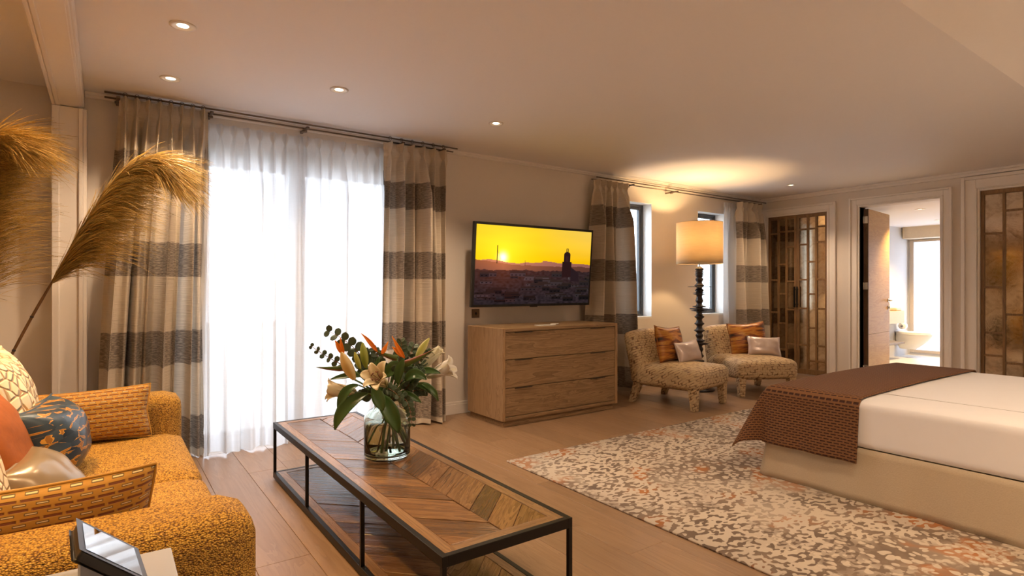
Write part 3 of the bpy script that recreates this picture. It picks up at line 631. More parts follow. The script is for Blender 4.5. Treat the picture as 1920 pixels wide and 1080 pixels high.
# ------------------------------------------------------------------ dresser, television, socket
DX0, DX1, DY0, DY1, DZ = 2.765, 4.15, 4.02, 4.60, .85
dr = thing('dresser', ((DX0+DX1)/2, 4.3, 0), 'oak three-drawer dresser under the television', 'dresser')
bx(DX0+.03, DX1-.03, DY0+.035, DY1, 0, .06).build('plinth', dressx, dr, bevel=.002)
bx(DX0, DX0+.028, DY0, DY1, .055, DZ).build('side_panel', dressz, dr, bevel=.002); bx(DX1-.028, DX1, DY0, DY1, .055, DZ).build('side_panel', dressz, dr, bevel=.002)
bx(DX0+.0285, DX1-.0285, DY0, DY1, DZ-.028, DZ-.0005).build('top_panel', dressx, dr, bevel=.002, origin=(3.4, 4.3, DZ)); bx(DX0+.0285, DX1-.0285, DY0, DY1, .0555, .085).build('bottom_panel', dressx, dr, bevel=.002)
bx(DX0+.03, DX1-.03, DY0+.03, DY1-.01, .085, DZ-.03).build('carcass', dressz, dr)
zs = [.088, .335, .580, .819]
for k in range(3):
    d = bx(DX0+.032, DX1-.032, DY0+.006, DY0+.032, zs[k]+.003, zs[k+1]-.003).build('drawer', dressx, dr, bevel=.002, origin=(3.4+k*.3, DY0, zs[k]))
    for a in (DX0+.13, DX1-.36): bx(a, a+.19, DY0-.002, DY0+.012, zs[k+1]-.010, zs[k+1]-.0035).build('pull', plain('dark_pull', (.06, .045, .035), .4, .5) if k == 0 and a < 3 else bpy.data.materials['dark_pull'], d, bevel=.001)
t = thing('card_and_pen', (3.36, 4.2, DZ), 'white card with a slim pen lying on the dresser', 'card')
bx(3.26, 3.45, 4.13, 4.22, DZ+.0005, DZ+.006).build('card', white, t); MB().tube([(3.40, 4.15, DZ+.011), (3.50, 4.16, DZ+.011)], .005, 8).build('pen', white, t)
# television, tilted forward on its bracket
tv = thing('television', (3.48, 4.5, 1.02), 'wall television showing a sunset over rooftops', 'television')
tvW, tvH = 1.47, .795
tv.rotation_euler = (R(4.5), 0, R(-.4)); tvb = tv
def tvbox(nm, mat, *q, **k): o = bx(*q).build(nm, mat, None, **k); o.parent = tv; return o
tvbox('bezel', plain('tv_black', (.012, .012, .013), .3), -tvW/2, tvW/2, 0, .035, 0, tvH, bevel=.003)
tvbox('housing', blackm, -tvW/2+.25, tvW/2-.25, .035, .075, .12, tvH-.2, bevel=.008); tvbox('bracket', blackm, -.12, .12, .075, .285, .25, .5)
tvbox('badge', blackm, -.04, .04, .004, .03, -.008, 0, bevel=.002)
rs = random.Random(11)
def hill(u, base, amp, f, s): return base+amp*(noise.noise(Vector((u*f, s, 0)))*.7+noise.noise(Vector((u*f*3, s, 5)))*.3)
houses = [(rs.uniform(0, 1), rs.uniform(.02, .36), rs.uniform(.05, .13), rs.uniform(.03, .075), rs.random()) for _ in range(58)]; houses.sort(key=lambda q: -q[1])
def pic(u, v):
    asp = 1.85; du, dv = (u-.215)*asp, v-.60; d = math.hypot(du, dv)
    g = math.exp(-d*3.2); sky = Vector((1.0, .48+.16*v, .0+.06*max(0, v-.6)))*(.62+.3*max(0, 1-abs(v-.75)*1.4)) + Vector((.5, .42, .02))*g + Vector((1, .95, .6))*math.exp(-(d/.055)**2)*1.6
    sky = sky + Vector((.0, .1, .14))*max(0, u-.5)*max(0, v-.55)*2 - Vector((.08, .12, 0))*max(0, u-.35)*.6
    sky += Vector((.1, .05, 0))*noise.noise(Vector((u*3, v*14, 2)))*.5
    c = sky; near = math.exp(-abs(u-.22)*3.2)
    if v < hill(u, .555-.03*u+.02*(u > .55), .045, 4.5, 1): c = Vector((.30, .115, .10))*(.75+.35*near) + Vector((.75, .22, .0))*near*.55*max(0, 1-(.57-v)*5)
    if v < hill(u, .515+.055*max(0, .3-u)*3-.02*u, .03, 5, 7): c = Vector((.12, .045, .035))*(.6+near)+Vector((.55, .13, .0))*near*.6*max(0, 1-(.55-v)*4)
    if v < hill(u, .44, .03, 11, 3): c = Vector((.022, .014, .016))*(1+noise.noise(Vector((u*40, v*40, 1)))*.7)+Vector((.14, .025, 0))*near*max(0, v-.08)*1.5
    for (hx, hy, hw, hh, r) in houses:
        if hx < u < hx+hw and hy < v < hy+hh:
            roof = v > hy+hh*.68; e = (.026 if roof else .012+.05*r*r)*(.35+.9*hy*2)
            c = Vector((e*(1.15+near), e*(.75 if roof else .92), e*(.6 if roof else .95)))
            if not roof and (int((u-hx)*90) % 3 == 1) and (int((v-hy)*80) % 3 == 1): c = c*.25
    tw = u-.775
    if (abs(tw) < .042 and .36 < v < .57) or (abs(tw) < .031 and v < .655 and v > .5) or (v > .65 and abs(tw) < .031*math.sqrt(max(0, 1-((v-.655)/.055)**2))): c = Vector((.022, .008, .008))*(1.6 if abs(tw) < .012 and .57 < v < .65 else 1)
    if .70 < v < .755 and (abs(abs(tw)-.007) < .0028 or v > .747 and abs(tw) < .008): c = Vector((.05, .03, .01))
    if tw > .04 and tw < .115 and v < .50-(tw-.04)*1.1 and v > .3: c = Vector((.02, .010, .012))
    if abs(u-.168) < .0042 and .52 < v < .755: c = Vector((.06, .03, .01))
    if .168 < u < .2 and abs(v-(.70-(u-.168)*4.2)) < .008: c = c*.5
    if abs(u-.40) < .0025 and .5 < v < .57: c = Vector((.08, .04, .02))
    return [max(0, min(1.6, q)) for q in c]
NU, NV = 300, 160; m0 = .024
scr = gridmesh('screen', lambda u, v: Vector((-tvW/2+m0+u*(tvW-2*m0), -.0012, m0+v*(tvH-2*m0))), NU, NV, screenm, None); scr.parent = tv
setcol(scr, [pic(i/NU, j/NV) for j in range(NV+1) for i in range(NU+1)])
t = thing('wall_socket', (2.93, YW, .95), 'square bronze wall socket below the television', 'socket')
bx(2.90, 2.985, YW-.008, YW, .91, .995).build('plate', plain('bronze_plate', (.13, .085, .05), .4, .6), t, bevel=.002); MB().tube([(2.943, YW-.0085, .952), (2.943, YW-.012, .952)], .012, 12).build('insert', blackm, t)
# ------------------------------------------------------------------ armchairs
def legmesh(x, y, sx, sy, z1):
    mb = MB(); a, b = .043, .030
    top = [(x-a, y-a, z1), (x+a, y-a, z1), (x+a, y+a, z1), (x-a, y+a, z1)]; bt = [(x+sx-b, y+sy-b, 0), (x+sx+b, y+sy-b, 0), (x+sx+b, y+sy+b, 0), (x+sx-b, y+sy+b, 0)]
    return mb.add(bt+top, [(3, 2, 1, 0), (4, 5, 6, 7)]+[(k, (k+1) % 4, 4+(k+1) % 4, 4+k) for k in range(4)])
ch = thing('slipper_chair', (0, 0, 0), '', 'armchair', 'woven strap slipper chairs')
rbox('seat', -.365, .365, -.40, .34, .19, .40, .07, strap, ch, puff=.03, n=12)
def backf(o):
    for v in o.data.vertices: 
        h = max(0, (v.co.z+o.location.z-.3)/.45); v.co.y += .10*h; v.co.z -= .03*(v.co.x/.36)**2*h
b = rbox('backrest', -.365, .365, .22, .37, .20, .755, .06, strap, ch, n=12); backf(b)
for x_, y_, sx, sy in ((-.30, -.33, -.0, -.01), (.30, -.33, .0, -.01), (-.30, .29, -.02, .07), (.30, .29, .02, .07)): legmesh(x_, y_, sx, sy, .22).build('leg', strap, ch, bevel=.008)
def dup(root, loc, rz):
    r = root.copy(); COL.objects.link(r); r.location = loc; r.rotation_euler = (0, 0, rz)
    for c in list(root.children): k = c.copy(); COL.objects.link(k); k.parent = r
    return r
ch2 = dup(ch, (6.12, 3.82, 0), R(-27)); ch2['label'] = 'woven strap slipper chair in front of the corner drape and closet'
ch.location = (4.90, 3.87, 0); ch.rotation_euler = (0, 0, R(9)); ch['label'] = 'woven strap slipper chair beside the oak dresser'
def onchair(c, lx, ly, z): 
    a = c.rotation_euler[2]; return (c.location.x+lx*math.cos(a)-ly*math.sin(a), c.location.y+lx*math.sin(a)+ly*math.cos(a), z)
for c, k, s in ((ch, 'beside the dresser', 1), (ch2, 'by the closet', -1)):
    a = c.rotation_euler[2]
    pillow('ikat_cushion', .46, .40, .15, ikat, onchair(c, .06, .135, .595), (R(90-14), R(4*s), a+R(-4)), 'amber and black ikat cushion on the chair '+k, 'chair cushions', seed=20+s)
    pillow('satin_lumbar_cushion', .38, .23, .12, pinksatin, onchair(c, .17, -.02, .520), (R(90-18), R(-3*s), a+R(-8)), 'small silvery pink satin cushion on the chair '+k, 'chair cushions', seed=30+s)
# ------------------------------------------------------------------ floor lamp
LX, LY = 5.70, 4.20
lp = thing('floor_lamp', (LX, LY, 0), 'tall floor lamp with dark turned column and linen drum shade', 'lamp')
MB().lathe([(.0, 0), (.17, 0), (.175, .012), (.165, .022), (.06, .035), (.03, .05)], (LX, LY, 0), 32, False).build('base', turned, lp)
pr = [(.026, .05)]; 
for z, r in ((.16, .05), (.24, .035), (.33, .095), (.36, .05), (.42, .045), (.50, .04), (.565, .092), (.60, .055), (.66, .04), (.72, .055), (.80, .05), (.88, .05), (.955, .088), (.975, .098), (1.0, .07), (1.07, .04), (1.155, .072), (1.19, .045), (1.25, .05), (1.32, .04), (1.37, .05), (1.405, .05), (1.44, .045)):
    pr += [(.030, z-.034), (.038, z-.016), (r*1.12, z-.004), (r*1.12, z+.005), (.040, z+.016)]
pr2 = []
for r, z in sorted(pr, key=lambda q: q[1]): pr2.append((r, z))
pr2 += [(.022, 1.47), (.012, 1.475)]
pr2 = [(r, z) for r, z in pr2 if z < 1.48]
MB().lathe(pr2, (LX, LY, -.02), 20).build('column', turned, lp)
col = lp.children[-1]
MB().lathe([(.13, -.003), (.135, 0), (.13, .004)], (LX, LY, 1.215), 28).build('disc', turned, lp)
MB().tube([(LX, LY, 1.44), (LX, LY, 1.60)], .008, 8).build('stem', steel, lp)
sh = MB().lathe([(.262, 1.485), (.262, 1.968)], (LX, LY, 0), 56, False).build('shade', shadem, lp, origin=(LX, LY, 1.7), solid=.003)
for z in (1.487, 1.966): MB().tube([(LX+.262*math.cos(a*PI/24), LY+.262*math.sin(a*PI/24), z) for a in range(49)], .003, 6, False).build('shade_ring', shadem, lp)
mb = MB()
for k in range(3): a = k*2*PI/3; mb.tube([(LX, LY, 1.60), (LX+.26*math.cos(a), LY+.26*math.sin(a), 1.60)], .003, 6)
mb.build('spider', steel, lp)
MB().lathe([(.0, -.05), (.02, -.045), (.032, 0), (.03, .025), (.0, .045)], (LX, LY, 1.70), 20, False).build('bulb', emis('bulb_glow', (1, .72, .38), 12), lp)
l = bpy.data.lights.new('lamp_bulb_light', 'POINT'); l.energy = 40; l.color = (1, .64, .30); l.shadow_soft_size = .04
lo = bpy.data.objects.new('lamp_bulb_light', l); COL.objects.link(lo); lo.location = (0, 0, 1.78); lo.parent = lp
# ------------------------------------------------------------------ rug and bed
rg = gridmesh('area_rug', lambda u, v: Vector((2.255+u*3.9, .2+v*3.03, .011)), 8, 8, rugm); md = rg.modifiers.new('solid', 'SOLIDIFY'); md.thickness = .010; md.offset = -1
tag(rg, 'cream rug with brown and rust animal spots under the bed', 'rug')
BX0, BX1, BY0, BY1, BZ = 3.43, 5.33, -.1, 2.03, .572
bd = thing('bed', ((BX0+BX1)/2, 1, .011), 'wide bed with white sheets and oatmeal linen skirt', 'bed')
bx(BX0+.04, BX1-.04, BY0, BY1-.04, .03, .30).build('base', linen, bd, bevel=.01)
PER = [(BX0, BY0), (BX0, BY1), (BX1, BY1), (BX1, BY0)]
def skirt(u, v):
    L1, L2 = BY1-BY0, BX1-BX0; s = u*(2*L1+L2); fl_ = .012+.03*v
    wv_ = .006*math.sin(s*9)*v+.004*math.sin(s*23+1)*v
    cor = math.exp(-((s-L1)/.07)**2)*.05*v; z = .305-.293*v
    if s < L1: return Vector((BX0+.02-fl_*.8-wv_-cor*.3, BY0+s+cor*.4, z))
    if s < L1+L2: return Vector((BX0+.02+s-L1-cor*.4, BY1-.02+fl_*.8+wv_+cor*.5, z))
    return Vector((BX1-.02+fl_*.8+wv_, BY1-(s-L1-L2), z))
gridmesh('skirt', skirt, 260, 8, linen, bd, solid=.004)
rbox('mattress', BX0, BX1, BY0, BY1, .295, BZ, .05, sheet, bd, n=24, puff=.012)
MB().tube([(BX0+.05+.002*k, BY0+k*(BY1-BY0)/20, .302) for k in range(2)], .002, 4).build('piping', sheet, bd)
bx(BX0+.30, BX0+.303, BY0+.1, 1.50, BZ-.002, BZ+.0075).build('sheet_seam', plain('seam_grey', (.4, .37, .36), .8), bd)
def runner(u, v):
    hu, hv = .33, .33; L = (BX1-BX0)+2*hu; s = -hu+u*L; q = 1.47-BY1+v*(BY1-1.47+hv)   # s from the left edge (neg = hanging), q past the foot
    wid = BX1-BX0; a = max(0, -s)+max(0, s-wid); b = max(0, q); sx = -1 if s < 0 else 1; r = math.hypot(a, b); top = BZ+.012
    x = min(max(s, 0), wid)+BX0; y = BY1+min(q, 0); crown = .012*(1-(2*(x-BX0)/wid-1)**2)
    if r == 0: 
        e = min(x-BX0, BX1-x, BY1-y); rd = .05; dz = 0
        if e < rd: dz = -(rd-math.sqrt(max(0, rd*rd-(rd-e)**2)))*.75
        return Vector((x, y, top+crown+dz))
    ph = math.atan2(b, a); fl_ = .07+.38*math.sin(2*ph)**2
    fold = .018*math.sin(s*11)*(b/.33)*(1 if a == 0 else 0)+.012*math.sin(q*13)*(a/.33)*(1 if b == 0 else 0)
    rr = r*(1-.10*math.sin(2*ph)); out = .012+rr*fl_+abs(fold)
    return Vector((x+sx*out*math.cos(ph), y+out*math.sin(ph), top-.0375-rr*math.sqrt(1-fl_*fl_)*(.97)))
ru = gridmesh('bed_runner', runner, 150, 60, runnerm, None, (2.56, .89), solid=.008)
tag(ru, 'brown dash-woven throw across the foot of the bed', 'throw')
# ------------------------------------------------------------------ side table with tablet
st = thing('side_table', (-.15, 1.2, 0), 'pale grey side table in the bottom left corner', 'table')
bx(-.42, .12, .93, 1.485, .595, .62).build('top', lgrey, st, bevel=.002); bx(-.40, .10, .95, 1.465, .05, .08).build('lower_shelf', lgrey, st, bevel=.002)
for x_ in (-.40, .07):
    for y_ in (.95, 1.435): bx(x_, x_+.03, y_, y_+.03, 0, .595).build('leg', lgrey, st, bevel=.002)
tbx = thing('tablet', (0, 1.3, .62), 'black glossy tablet on a tilted stand beside the sofa arm', 'tablet')
A_ = W(148, 975, 1.14); e2 = Vector((.76, 0, -.65)).normalized(); A2 = Vector((.01, -.165, .0)); q = [A_, A_+e2*.125, A_+e2*.125+A2, A_+A2]
nrm = Vector((.65, .04, .76)).normalized()
cq = sum(q, Vector())/4
mb = MB().add([p-nrm*.022+(cq-p)*.06 for p in q]+[p for p in q], [(0, 1, 2, 3), (7, 6, 5, 4)]+[(k, (k+1) % 4, 4+(k+1) % 4, 4+k) for k in range(4)])
mb.build('case', plain('tablet_case', (.02, .017, .016), .35), tbx, bevel=.006, seg=4)
mb = MB().add([p+(cq-p)*.1+nrm*.0008 for p in q], [(3, 2, 1, 0)])
m_ = M('tablet_glass'); glossy = m_.pbr((.02, .02, .022), .03, Specular_IOR_Level=1.0, Coat_Weight=1.0, Coat_Roughness=.02, IOR=2.4)
mb.build('glass', glossy, tbx)
mb = MB(); lowp = [p+(cq-p)*.25-nrm*.022 for p in q]; mb.add([(p.x, p.y, .6205) for p in lowp]+lowp, [(0, 1, 2, 3), (7, 6, 5, 4)]+[(k, (k+1) % 4, 4+(k+1) % 4, 4+k) for k in range(4)])
mb.build('stand', plain('stand_grey', (.3, .3, .33), .4), tbx)
# ------------------------------------------------------------------ vase and bouquet
VX, VY = 1.16, 2.715
vz = TZ+.001
va = thing('glass_vase', (VX, VY, vz), 'clear glass jar vase of water on the coffee table', 'vase')
out_ = [(0, 0), (.104, 0), (.114, .008), (.115, .02), (.115, .19), (.110, .212), (.088, .232), (.068, .243), (.064, .262), (.066, .285), (.071, .290)]
inn_ = [(.066, .288), (.060, .262), (.064, .240), (.084, .227), (.106, .207), (.110, .188), (.110, .022), (.10, .014), (0, .013)]
MB().lathe(out_+inn_, (VX, VY, vz), 48, False).build('jar', vaseg, va)
MB().lathe([(0, .0145), (.099, .0155), (.1092, .023), (.1092, .165), (0, .165)], (VX, VY, vz), 48, False).build('water', water, va)
DEP = S_*VX+C_*VY
RT = Vector((C_, -S_, 0)); FW = Vector((S_, C_, 0)); UP = Vector((0, 0, 1))
def V(px, py, df=0): return W(px, py, DEP+df)
def bez(p, n=10):
    p = [Vector(q) for q in p]; o = []
    for i in range(n+1):
        t = i/n; q = p[:]
        while len(q) > 1: q = [q[k].lerp(q[k+1], t) for k in range(len(q)-1)]
        o.append(q[0])
    return o
def blade(path, width, nrm, prof=None, fold=.25, nw=4, curl=0):
    """leaf or petal surface along a path: returns verts, faces"""
    vs_ = []; fs_ = []; n = len(path)
    for i, p in enumerate(path):
        t = i/(n-1); tg = (path[min(i+1, n-1)]-path[max(i-1, 0)]).normalized(); nn = Vector(nrm); nn = (nn-tg*nn.dot(tg)).normalized(); sd = tg.cross(nn)
        wd = width*(prof(t) if prof else math.sin(PI*min(.98, t*.96+.03))**.8)
        for k in range(nw+1):
            a = 2*k/nw-1; vs_.append(p+sd*wd*.5*a+nn*(abs(a)**1.6*wd*fold)+nn*curl*t*t*abs(a)*wd)
    for i in range(n-1):
        for k in range(nw): q = i*(nw+1)+k; fs_.append((q, q+1, q+nw+2, q+nw+1))
    return vs_, fs_
def bladeobj(name, path, width, nrm, mat, parent, cols=None, **k):
    vs_, fs_ = blade(path, width, nrm, **k); o = MB().add(vs_, fs_, True).build(name, mat, parent, solid=.0012)
    if cols: n = len(path); nw = k.get('nw', 4); setcol(o, [cols(i/(n-1), 2*j/nw-1) for i in range(n) for j in range(nw+1)])
    return o
NECK = Vector((VX, VY, vz+.262))
srnd = random.Random(5)
def stem(head, parent, mat, r=.004, ang=None, short=False):
    """stem from the jar foot through the neck up to the flower head"""
    a = ang if ang is not None else srnd.uniform(0, 6.28); d = head-NECK
    nk = NECK+Vector((max(-.04, min(.04, d.x*.15)), max(-.04, min(.04, d.y*.15)), 0)); ft = Vector((VX-(nk.x-VX)*1.5+.06*math.cos(a), VY-(nk.y-VY)*1.5+.06*math.sin(a), vz+.03))
    MB().tube(([nk-UP*.03] if short else bez([ft, ft.lerp(nk, .5), nk], 5)[:-1])+bez([nk, nk+Vector((d.x*.2, d.y*.2, d.z*.55)), head], 8), r, 7).build('stem', mat, parent)
def lily(head, axis, openness, L, label, seed=0, tint=(.86, .80, .66)):
    t = thing('lily', head, label, 'flower', 'lilies in the bouquet'); rnd = random.Random(seed)
    axis = Vector(axis).normalized(); e1 = axis.orthogonal().normalized(); e2 = axis.cross(e1)
    for k in range(6):
        a = k*PI/3+rnd.uniform(-.1, .1)+seed; rd = e1*math.cos(a)+e2*math.sin(a); o = openness*(1 if k % 2 else .88)
        path = bez([head, head+axis*L*.42+rd*L*.12*(.6+o), head+axis*L*(.85-.25*o)+rd*L*.42*o, head+axis*L*(1.0-.55*o)+rd*L*(.75*o)], 10)
        bladeobj('petal', path, L*(.36 if k % 2 else .30), (axis*.6-rd*1.0) if o > .3 else -rd, petalm, t, lambda u, v: tuple(c*(1-.0*u) if u > .22 else c*.75+(.10, .16, .02)[i]*.6 for i, c in enumerate(mixc(tint, (.80, .74, .38), max(0, .55-abs(v))*.7))), fold=.22, prof=lambda q: max(.02, math.sin(PI*min(.985, q*.9+.09))**.7))
    if openness > .35:
        for k in range(5):
            a = k*1.256; rd = e1*math.cos(a)+e2*math.sin(a); p = bez([head, head+axis*L*.4, head+axis*L*.62+rd*L*.12], 5); mb = MB().tube(p, .0016, 5)
            mb.tube([p[-1]-rd.cross(axis)*.008, p[-1]+rd.cross(axis)*.008], .0035, 6); mb.build('stamen', stemr, t)
    stem(head, t, stemm, .005); return t
def mixc(a, b, f): return tuple(x+(y-x)*f for x, y in zip(a, b))
def bud(base, tip, r, label, col=(.62, .60, .20), col2=(.80, .74, .50)):
    t = thing('lily_bud', base, label, 'flower bud', 'lily buds in the bouquet'); ax = tip-base; L = ax.length; axn = ax.normalized(); e1 = axn.orthogonal().normalized(); e2 = axn.cross(e1)
    def fn(u, v):
        a = 2*PI*u; rr = r*(math.sin(PI*min(.97, v*.92+.06))**.75)*(1+.13*math.cos(3*a)); return base+ax*v+(e1*math.cos(a)+e2*math.sin(a))*rr
    o = gridmesh('bud', fn, 24, 14, petalm, t); setcol(o, [mixc(col, col2, max(0, min(1, .5+.5*math.cos(6*PI*i/24)))*.8) for j in range(15) for i in range(25)])
    stem(base, t, stemm, .0045); return t
def bop(base, tip, sep, label):
    """bird of paradise: green-red beak from base to tip, orange sepals to the given ends, blue tongue"""
    t = thing('bird_of_paradise', base, label, 'flower', 'birds of paradise in the bouquet')
    ax = tip-base; L = ax.length; axn = ax.normalized(); sd = axn.cross(FW).normalized()
    def fn(u, v):
        a = 2*PI*u; rr = .016*(1-v)**.8*(math.sin(PI*min(1, v*3+.2))*.3+.7 if v < .27 else 1); return base+ax*v+(sd*math.cos(a)*1.15+FW*math.sin(a)*.7)*rr+UP*.02*v*v
    o = gridmesh('beak', fn, 14, 14, petalm, t); setcol(o, [mixc((.10, .15, .03), (.42, .05, .03), max(0, math.cos(2*PI*i/14))*.9 if base.x < 9 else 0) for j in range(15) for i in range(15)])
    for k, (a, b) in enumerate(sep):
        m = (a+b)/2+sd*.012*(1 if k % 2 else -1); bladeobj('sepal', bez([a, m, b], 9), .022, -FW, petalm, t, lambda u, v: mixc((.85, .22, .01), (.95, .36, .02), u), fold=.3, prof=lambda q: max(.03, math.sin(PI*(q**.7*.93+.04))**1.1))
    stem(base, t, stemm, .006); return t
def leaf(pts, wd, label, nrm=None, mat=None, st=True):
    t = thing('lily_leaf', pts[0], label, 'leaf', 'long green leaves in the bouquet'); bladeobj('blade', bez(pts, 14), wd*.78, nrm or (-FW+UP*.5), mat or leafm, t, fold=.2, nw=6)
    if st: stem(Vector(pts[0]), t, stemm, .0035, short=True)
    return t
def euc(pts, n, r, label, seed=0):
    t = thing('eucalyptus_sprig', pts[0], label, 'foliage', 'eucalyptus sprigs in the bouquet'); rnd = random.Random(seed); p = bez(pts, 20); MB().tube(p, [.003*(1-.6*i/20) for i in range(21)], 6).build('twig', stemr, t)
    for k in range(n):
        f = (k+1)/n*20; i = min(int(f), 19); c = p[i].lerp(p[i+1], f-i); tg = (p[i+1]-p[i]).normalized(); rr = r*(1.1-.55*k/n)
        for s in (-1, 1):
            d = (tg.cross(FW)*s+tg*.5+FW*rnd.uniform(-.4, .4)).normalized(); nn = (-FW+tg*rnd.uniform(-.5, .5)+UP*rnd.uniform(-.3, .6)).normalized()
            bladeobj('leaf', bez([c, c+d*rr, c+d*rr*2], 6), rr*1.7, nn, eucm, t, fold=.08, prof=lambda q: max(.05, math.sqrt(max(0, 1-(2*q-1)**2))))
    stem(Vector(pts[0]), t, stemr, .003, short=seed > 4); return t
lily(V(725, 722, -.12), -RT*.30-FW*.75+UP*.5, .62, .175, 'open cream lily facing the camera at the centre of the bouquet', 1, (.86, .74, .48))
lily(V(668, 735, -.02), -RT*.95-FW*.2+UP*.12, .50, .185, 'pale lily leaning out at the left of the bouquet', 2, (.84, .72, .50))
lily(V(800, 705, .0), RT*.95+UP*.35-FW*.1, .50, .19, 'white lily leaning out at the right of the bouquet', 3, (.86, .82, .76))
lily(V(788, 690, .06), RT*.75+UP*.7, .22, .165, 'half-open pale lily at the upper right of the bouquet', 4, (.84, .80, .62))
bud(V(665, 712, -.08), V(640, 660, -.08), .027, 'large cream lily bud at the left of the bouquet', (.66, .46, .16), (.80, .66, .36))
bud(V(687, 690, 0), V(680, 642, .0), .020, 'green lily bud standing behind the open lily', (.30, .36, .06), (.45, .48, .10))
bud(V(676, 692, -.03), V(665, 660, -.03), .013, 'small yellow-green lily bud at the left centre', (.46, .46, .08), (.55, .55, .14))
bud(V(780, 672, .02), V(805, 634, .02), .018, 'yellow-green lily bud at the top right of the bouquet', (.52, .54, .12), (.74, .70, .34))
bop(V(655, 690, -.04), V(592, 696, -.08), [(V(641, 664, -.05), V(628, 638, -.05)), (V(644, 664, -.05), V(638, 632, -.05))], 'bird of paradise flower at the left of the bouquet')
bop(V(745, 672, .02), V(702, 664, .0), [(V(708, 660, .0), V(677, 625, .0)), (V(716, 664, .0), V(728, 640, .02))], 'bird of paradise flower at the top centre of the bouquet')
bop(V(758, 683, -.08), V(815, 662, -.1), [(V(759, 672, -.09), V(735, 630, -.09)), (V(756, 670, -.09), V(735, 650, -.08))], 'bird of paradise flower at the right of the bouquet')
for pts, wd, lb in [
  ([V(672, 722, -.1), V(640, 728, -.12), V(635, 775, -.12)], .062, 'green leaf curling down below the left lily'),
  ([V(690, 738, -.1), V(640, 755, -.14), V(628, 806, -.14)], .085, 'broad green leaf drooping lowest at the left'),
  ([V(705, 738, -.10), V(735, 765, -.15), V(748, 812, -.13)], .10, 'broad dark leaf hanging down over the vase front'),
  ([V(700, 722, -.12), V(712, 750, -.15), V(718, 770, -.15)], .08, 'dark leaf over the vase neck'),
  ([V(775, 722, -.04), V(808, 718, -.05), V(822, 752, -.05)], .05, 'green leaf arching down at the right'),
  ([V(735, 705, -.02), V(760, 690, -.05), V(745, 680, -.02)], .07, 'dark leaf in the middle of the bouquet'),
  ([V(720, 708, -.02), V(742, 682, -.05), V(752, 690, -.04)], .09, 'broad leaf behind the open lily'),
  ([V(690, 705, .02), V(655, 700, .0), V(618, 712, .0)], .04, 'narrow leaf pointing left under the bud'),
  ([V(775, 700, -.05), V(800, 690, -.06), V(826, 700, -.06)], .045, 'narrow leaf at the right by the white lily'),
  ([V(760, 715, -.08), V(775, 690, -.1), V(800, 712, -.1)], .07, 'grey-green leaf below the right flowers'),
  ([V(745, 720, -.1), V(748, 690, -.12), V(758, 672, -.12)], .06, 'upright leaf right of the open lily')]:
    leaf(pts, wd, lb)
euc([V(700, 712, .05), V(680, 650, .05), V(618, 622, .03)], 8, .030, 'eucalyptus branch arching over the top left of the bouquet', 1)
euc([V(655, 690, .02), V(620, 675, .0), V(585, 650, .0)], 6, .016, 'thin eucalyptus sprig reaching far left', 2)
euc([V(755, 735, -.03), V(775, 715, -.06), V(785, 690, -.06)], 8, .020, 'eucalyptus cluster at the right centre', 3)
euc([V(750, 740, -.08), V(770, 750, -.12), V(772, 795, -.11)], 8, .017, 'eucalyptus sprig hanging down at the right of the vase', 4)
euc([V(735, 715, .06), V(765, 680, .08), V(775, 650, .08)], 7, .026, 'eucalyptus leaves behind the right bird of paradise', 5)
euc([V(715, 725, -.05), V(735, 728, -.12), V(750, 745, -.13)], 6, .018, 'eucalyptus leaves at the vase neck', 6)
euc([V(730, 700, -.03), V(765, 695, -.08), V(790, 700, -.08)], 7, .022, 'eucalyptus leaves between the right flowers', 7)
for k, (x0, y0, x1, y1, d, r, n, lb) in enumerate([(715, 700, 700, 655, .05, .020, 6, 'eucalyptus tip between the green bud and the orange petals'), (745, 690, 752, 640, .07, .022, 6, 'eucalyptus tip behind the top centre'), (700, 745, 672, 742, -.06, .02, 5, 'eucalyptus leaves under the left lily'), (770, 735, 800, 735, -.02, .018, 6, 'eucalyptus leaves under the white lily'), (765, 700, 806, 662, .05, .022, 6, 'eucalyptus leaves behind the right bud')]):
    euc([V(x0, y0, d), V((x0+x1)/2+6, (y0+y1)/2-8, d), V(x1, y1, d)], n, r, lb, 40+k)
for k, (a, b, c, w_, lb) in enumerate([((705, 735), (700, 700), (712, 668), .05, 'upright dark leaf behind the open lily'), ((740, 740), (765, 735), (790, 755), .05, 'dark leaf low at the right of the neck'), ((725, 742), (715, 720), (690, 715), .06, 'dark leaf under the open lily'), ((765, 720), (780, 705), (772, 682), .055, 'dark leaf between the right flowers'), ((790, 720), (815, 728), (820, 745), .035, 'small leaf tip at the far right')]):
    leaf([V(*a, -.04), V(*b, -.08), V(*c, -.06)], w_, lb)
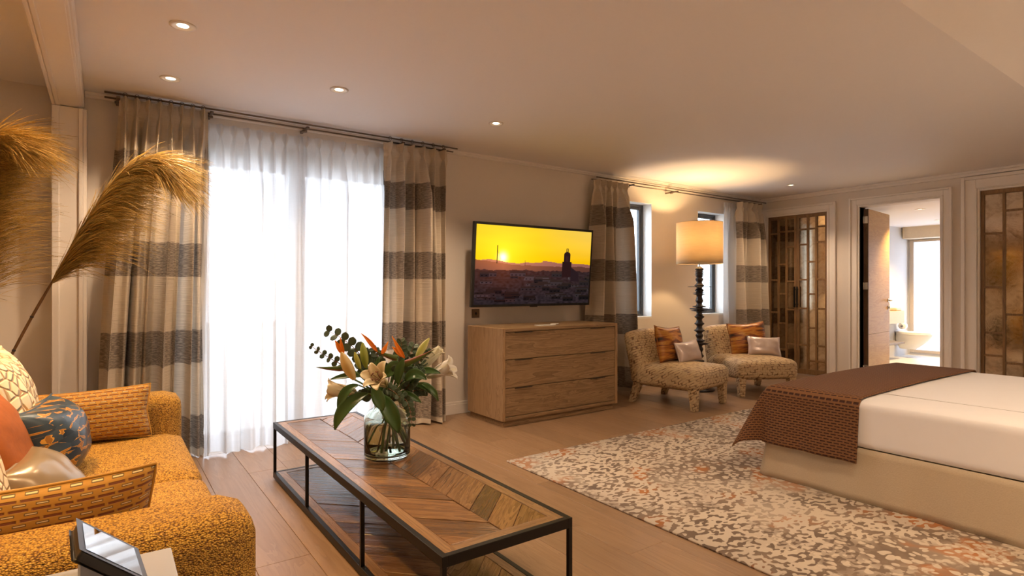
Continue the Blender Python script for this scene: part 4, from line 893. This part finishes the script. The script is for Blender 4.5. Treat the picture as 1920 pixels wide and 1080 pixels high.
# ------------------------------------------------------------------ pampas grass behind the sofa
pv = thing('floor_vase', (-.62, 4.15, 0), 'tall dark floor vase behind the sofa holding pampas', 'vase')
MB().lathe([(0, 0), (.10, 0), (.14, .10), (.15, .25), (.12, .42), (.075, .52), (.08, .56), (.065, .56), (.06, .50), (.1, .4), (0, .05)], (-.62, 4.15, 0), 32, False).build('body', turned, pv)
def plume(label, spts, shaft, nh, lean, Ln, seed, stalk):
    rnd = random.Random(seed); t = thing('pampas_plume', stalk[0], label, 'pampas grass', 'pampas plumes')
    mb = MB().tube(bez(stalk+[shaft[0]], 10)+bez(shaft, 10)[1:], [.0075]*10+[.006*(1-.8*i/10) for i in range(11)], 7)
    st_ = mb.build('stalk', plain('pampas_stalk', (.20, .095, .03), .5, nz=.15), t)
    for k in range(1, 5): p = bez(stalk+[shaft[0]], 10)[2*k]; MB().lathe([(.0082, -.006), (.0095, 0), (.0082, .006)], p, 10).build('node', bpy.data.materials['dark_turned_wood'], st_)
    sp = bez(shaft, 60); vs_ = []; fs_ = []; cols = []
    for h in range(nh):
        f = rnd.random()**.9; i = min(59, int(f*60)); p0 = sp[i].copy(); tg = (sp[i+1]-sp[i]).normalized()
        side = (lean*rnd.uniform(.15, 1.0)+FW*rnd.uniform(-.6, .6)+RT*rnd.uniform(-.15, .3)+UP*rnd.uniform(-.25, .2)); d = (tg*rnd.uniform(.7, 1.3)+side*rnd.uniform(.25, .75)).normalized()
        L = Ln*rnd.uniform(.45, 1.15)*(1.0-.25*f); n = 8; g = rnd.uniform(.6, 1.35); p = p0; wd = rnd.uniform(.0010, .0030); pts = [p.copy()]; curl = side.normalized()
        for s in range(n):
            d = (d+(-UP*.16*g+curl*.10)*(s/n+.25)).normalized(); p = p+d*L/n; pts.append(p.copy())
        b = len(vs_); tone = rnd.uniform(.35, 1.2); wn = Vector((rnd.uniform(-1, 1), rnd.uniform(-1, 1), rnd.uniform(-1, 1)))
        for s, q in enumerate(pts):
            tgs = (pts[min(s+1, n)]-pts[max(s-1, 0)]).normalized(); sdv = tgs.cross(wn).normalized(); w_ = wd*(1-.75*s/n)
            vs_ += [q-sdv*w_, q+sdv*w_]; c = (.64*tone, .43*tone, .13*tone); cols += [c, c]
        fs_ += [(b+2*s, b+2*s+1, b+2*s+3, b+2*s+2) for s in range(n)]
    o = MB().add(vs_, fs_, True).build('plume_hair', plumem, t); setcol(o, cols); o['kind'] = 'stuff'
D1 = 3.28
plume('golden pampas plume curling in front of the striped drape', None, [W(96, 532, D1), W(140, 455, D1), W(200, 330, D1), W(250, 285, D1), W(285, 318, D1-.05)], 6000, RT*1.0-UP*.15, .50, 1, [Vector((-.60, 4.15, .3)), W(0, 690, 3.2)])
plume('large golden pampas plume at the left picture edge', None, [W(-75, 600, 3.0), W(-90, 480, 3.0), W(-85, 360, 2.98), W(-60, 280, 2.95), W(-20, 275, 2.9)], 8000, RT*1.15-UP*.05, .55, 2, [Vector((-.62, 4.14, .3)), W(-50, 700, 3.1)])
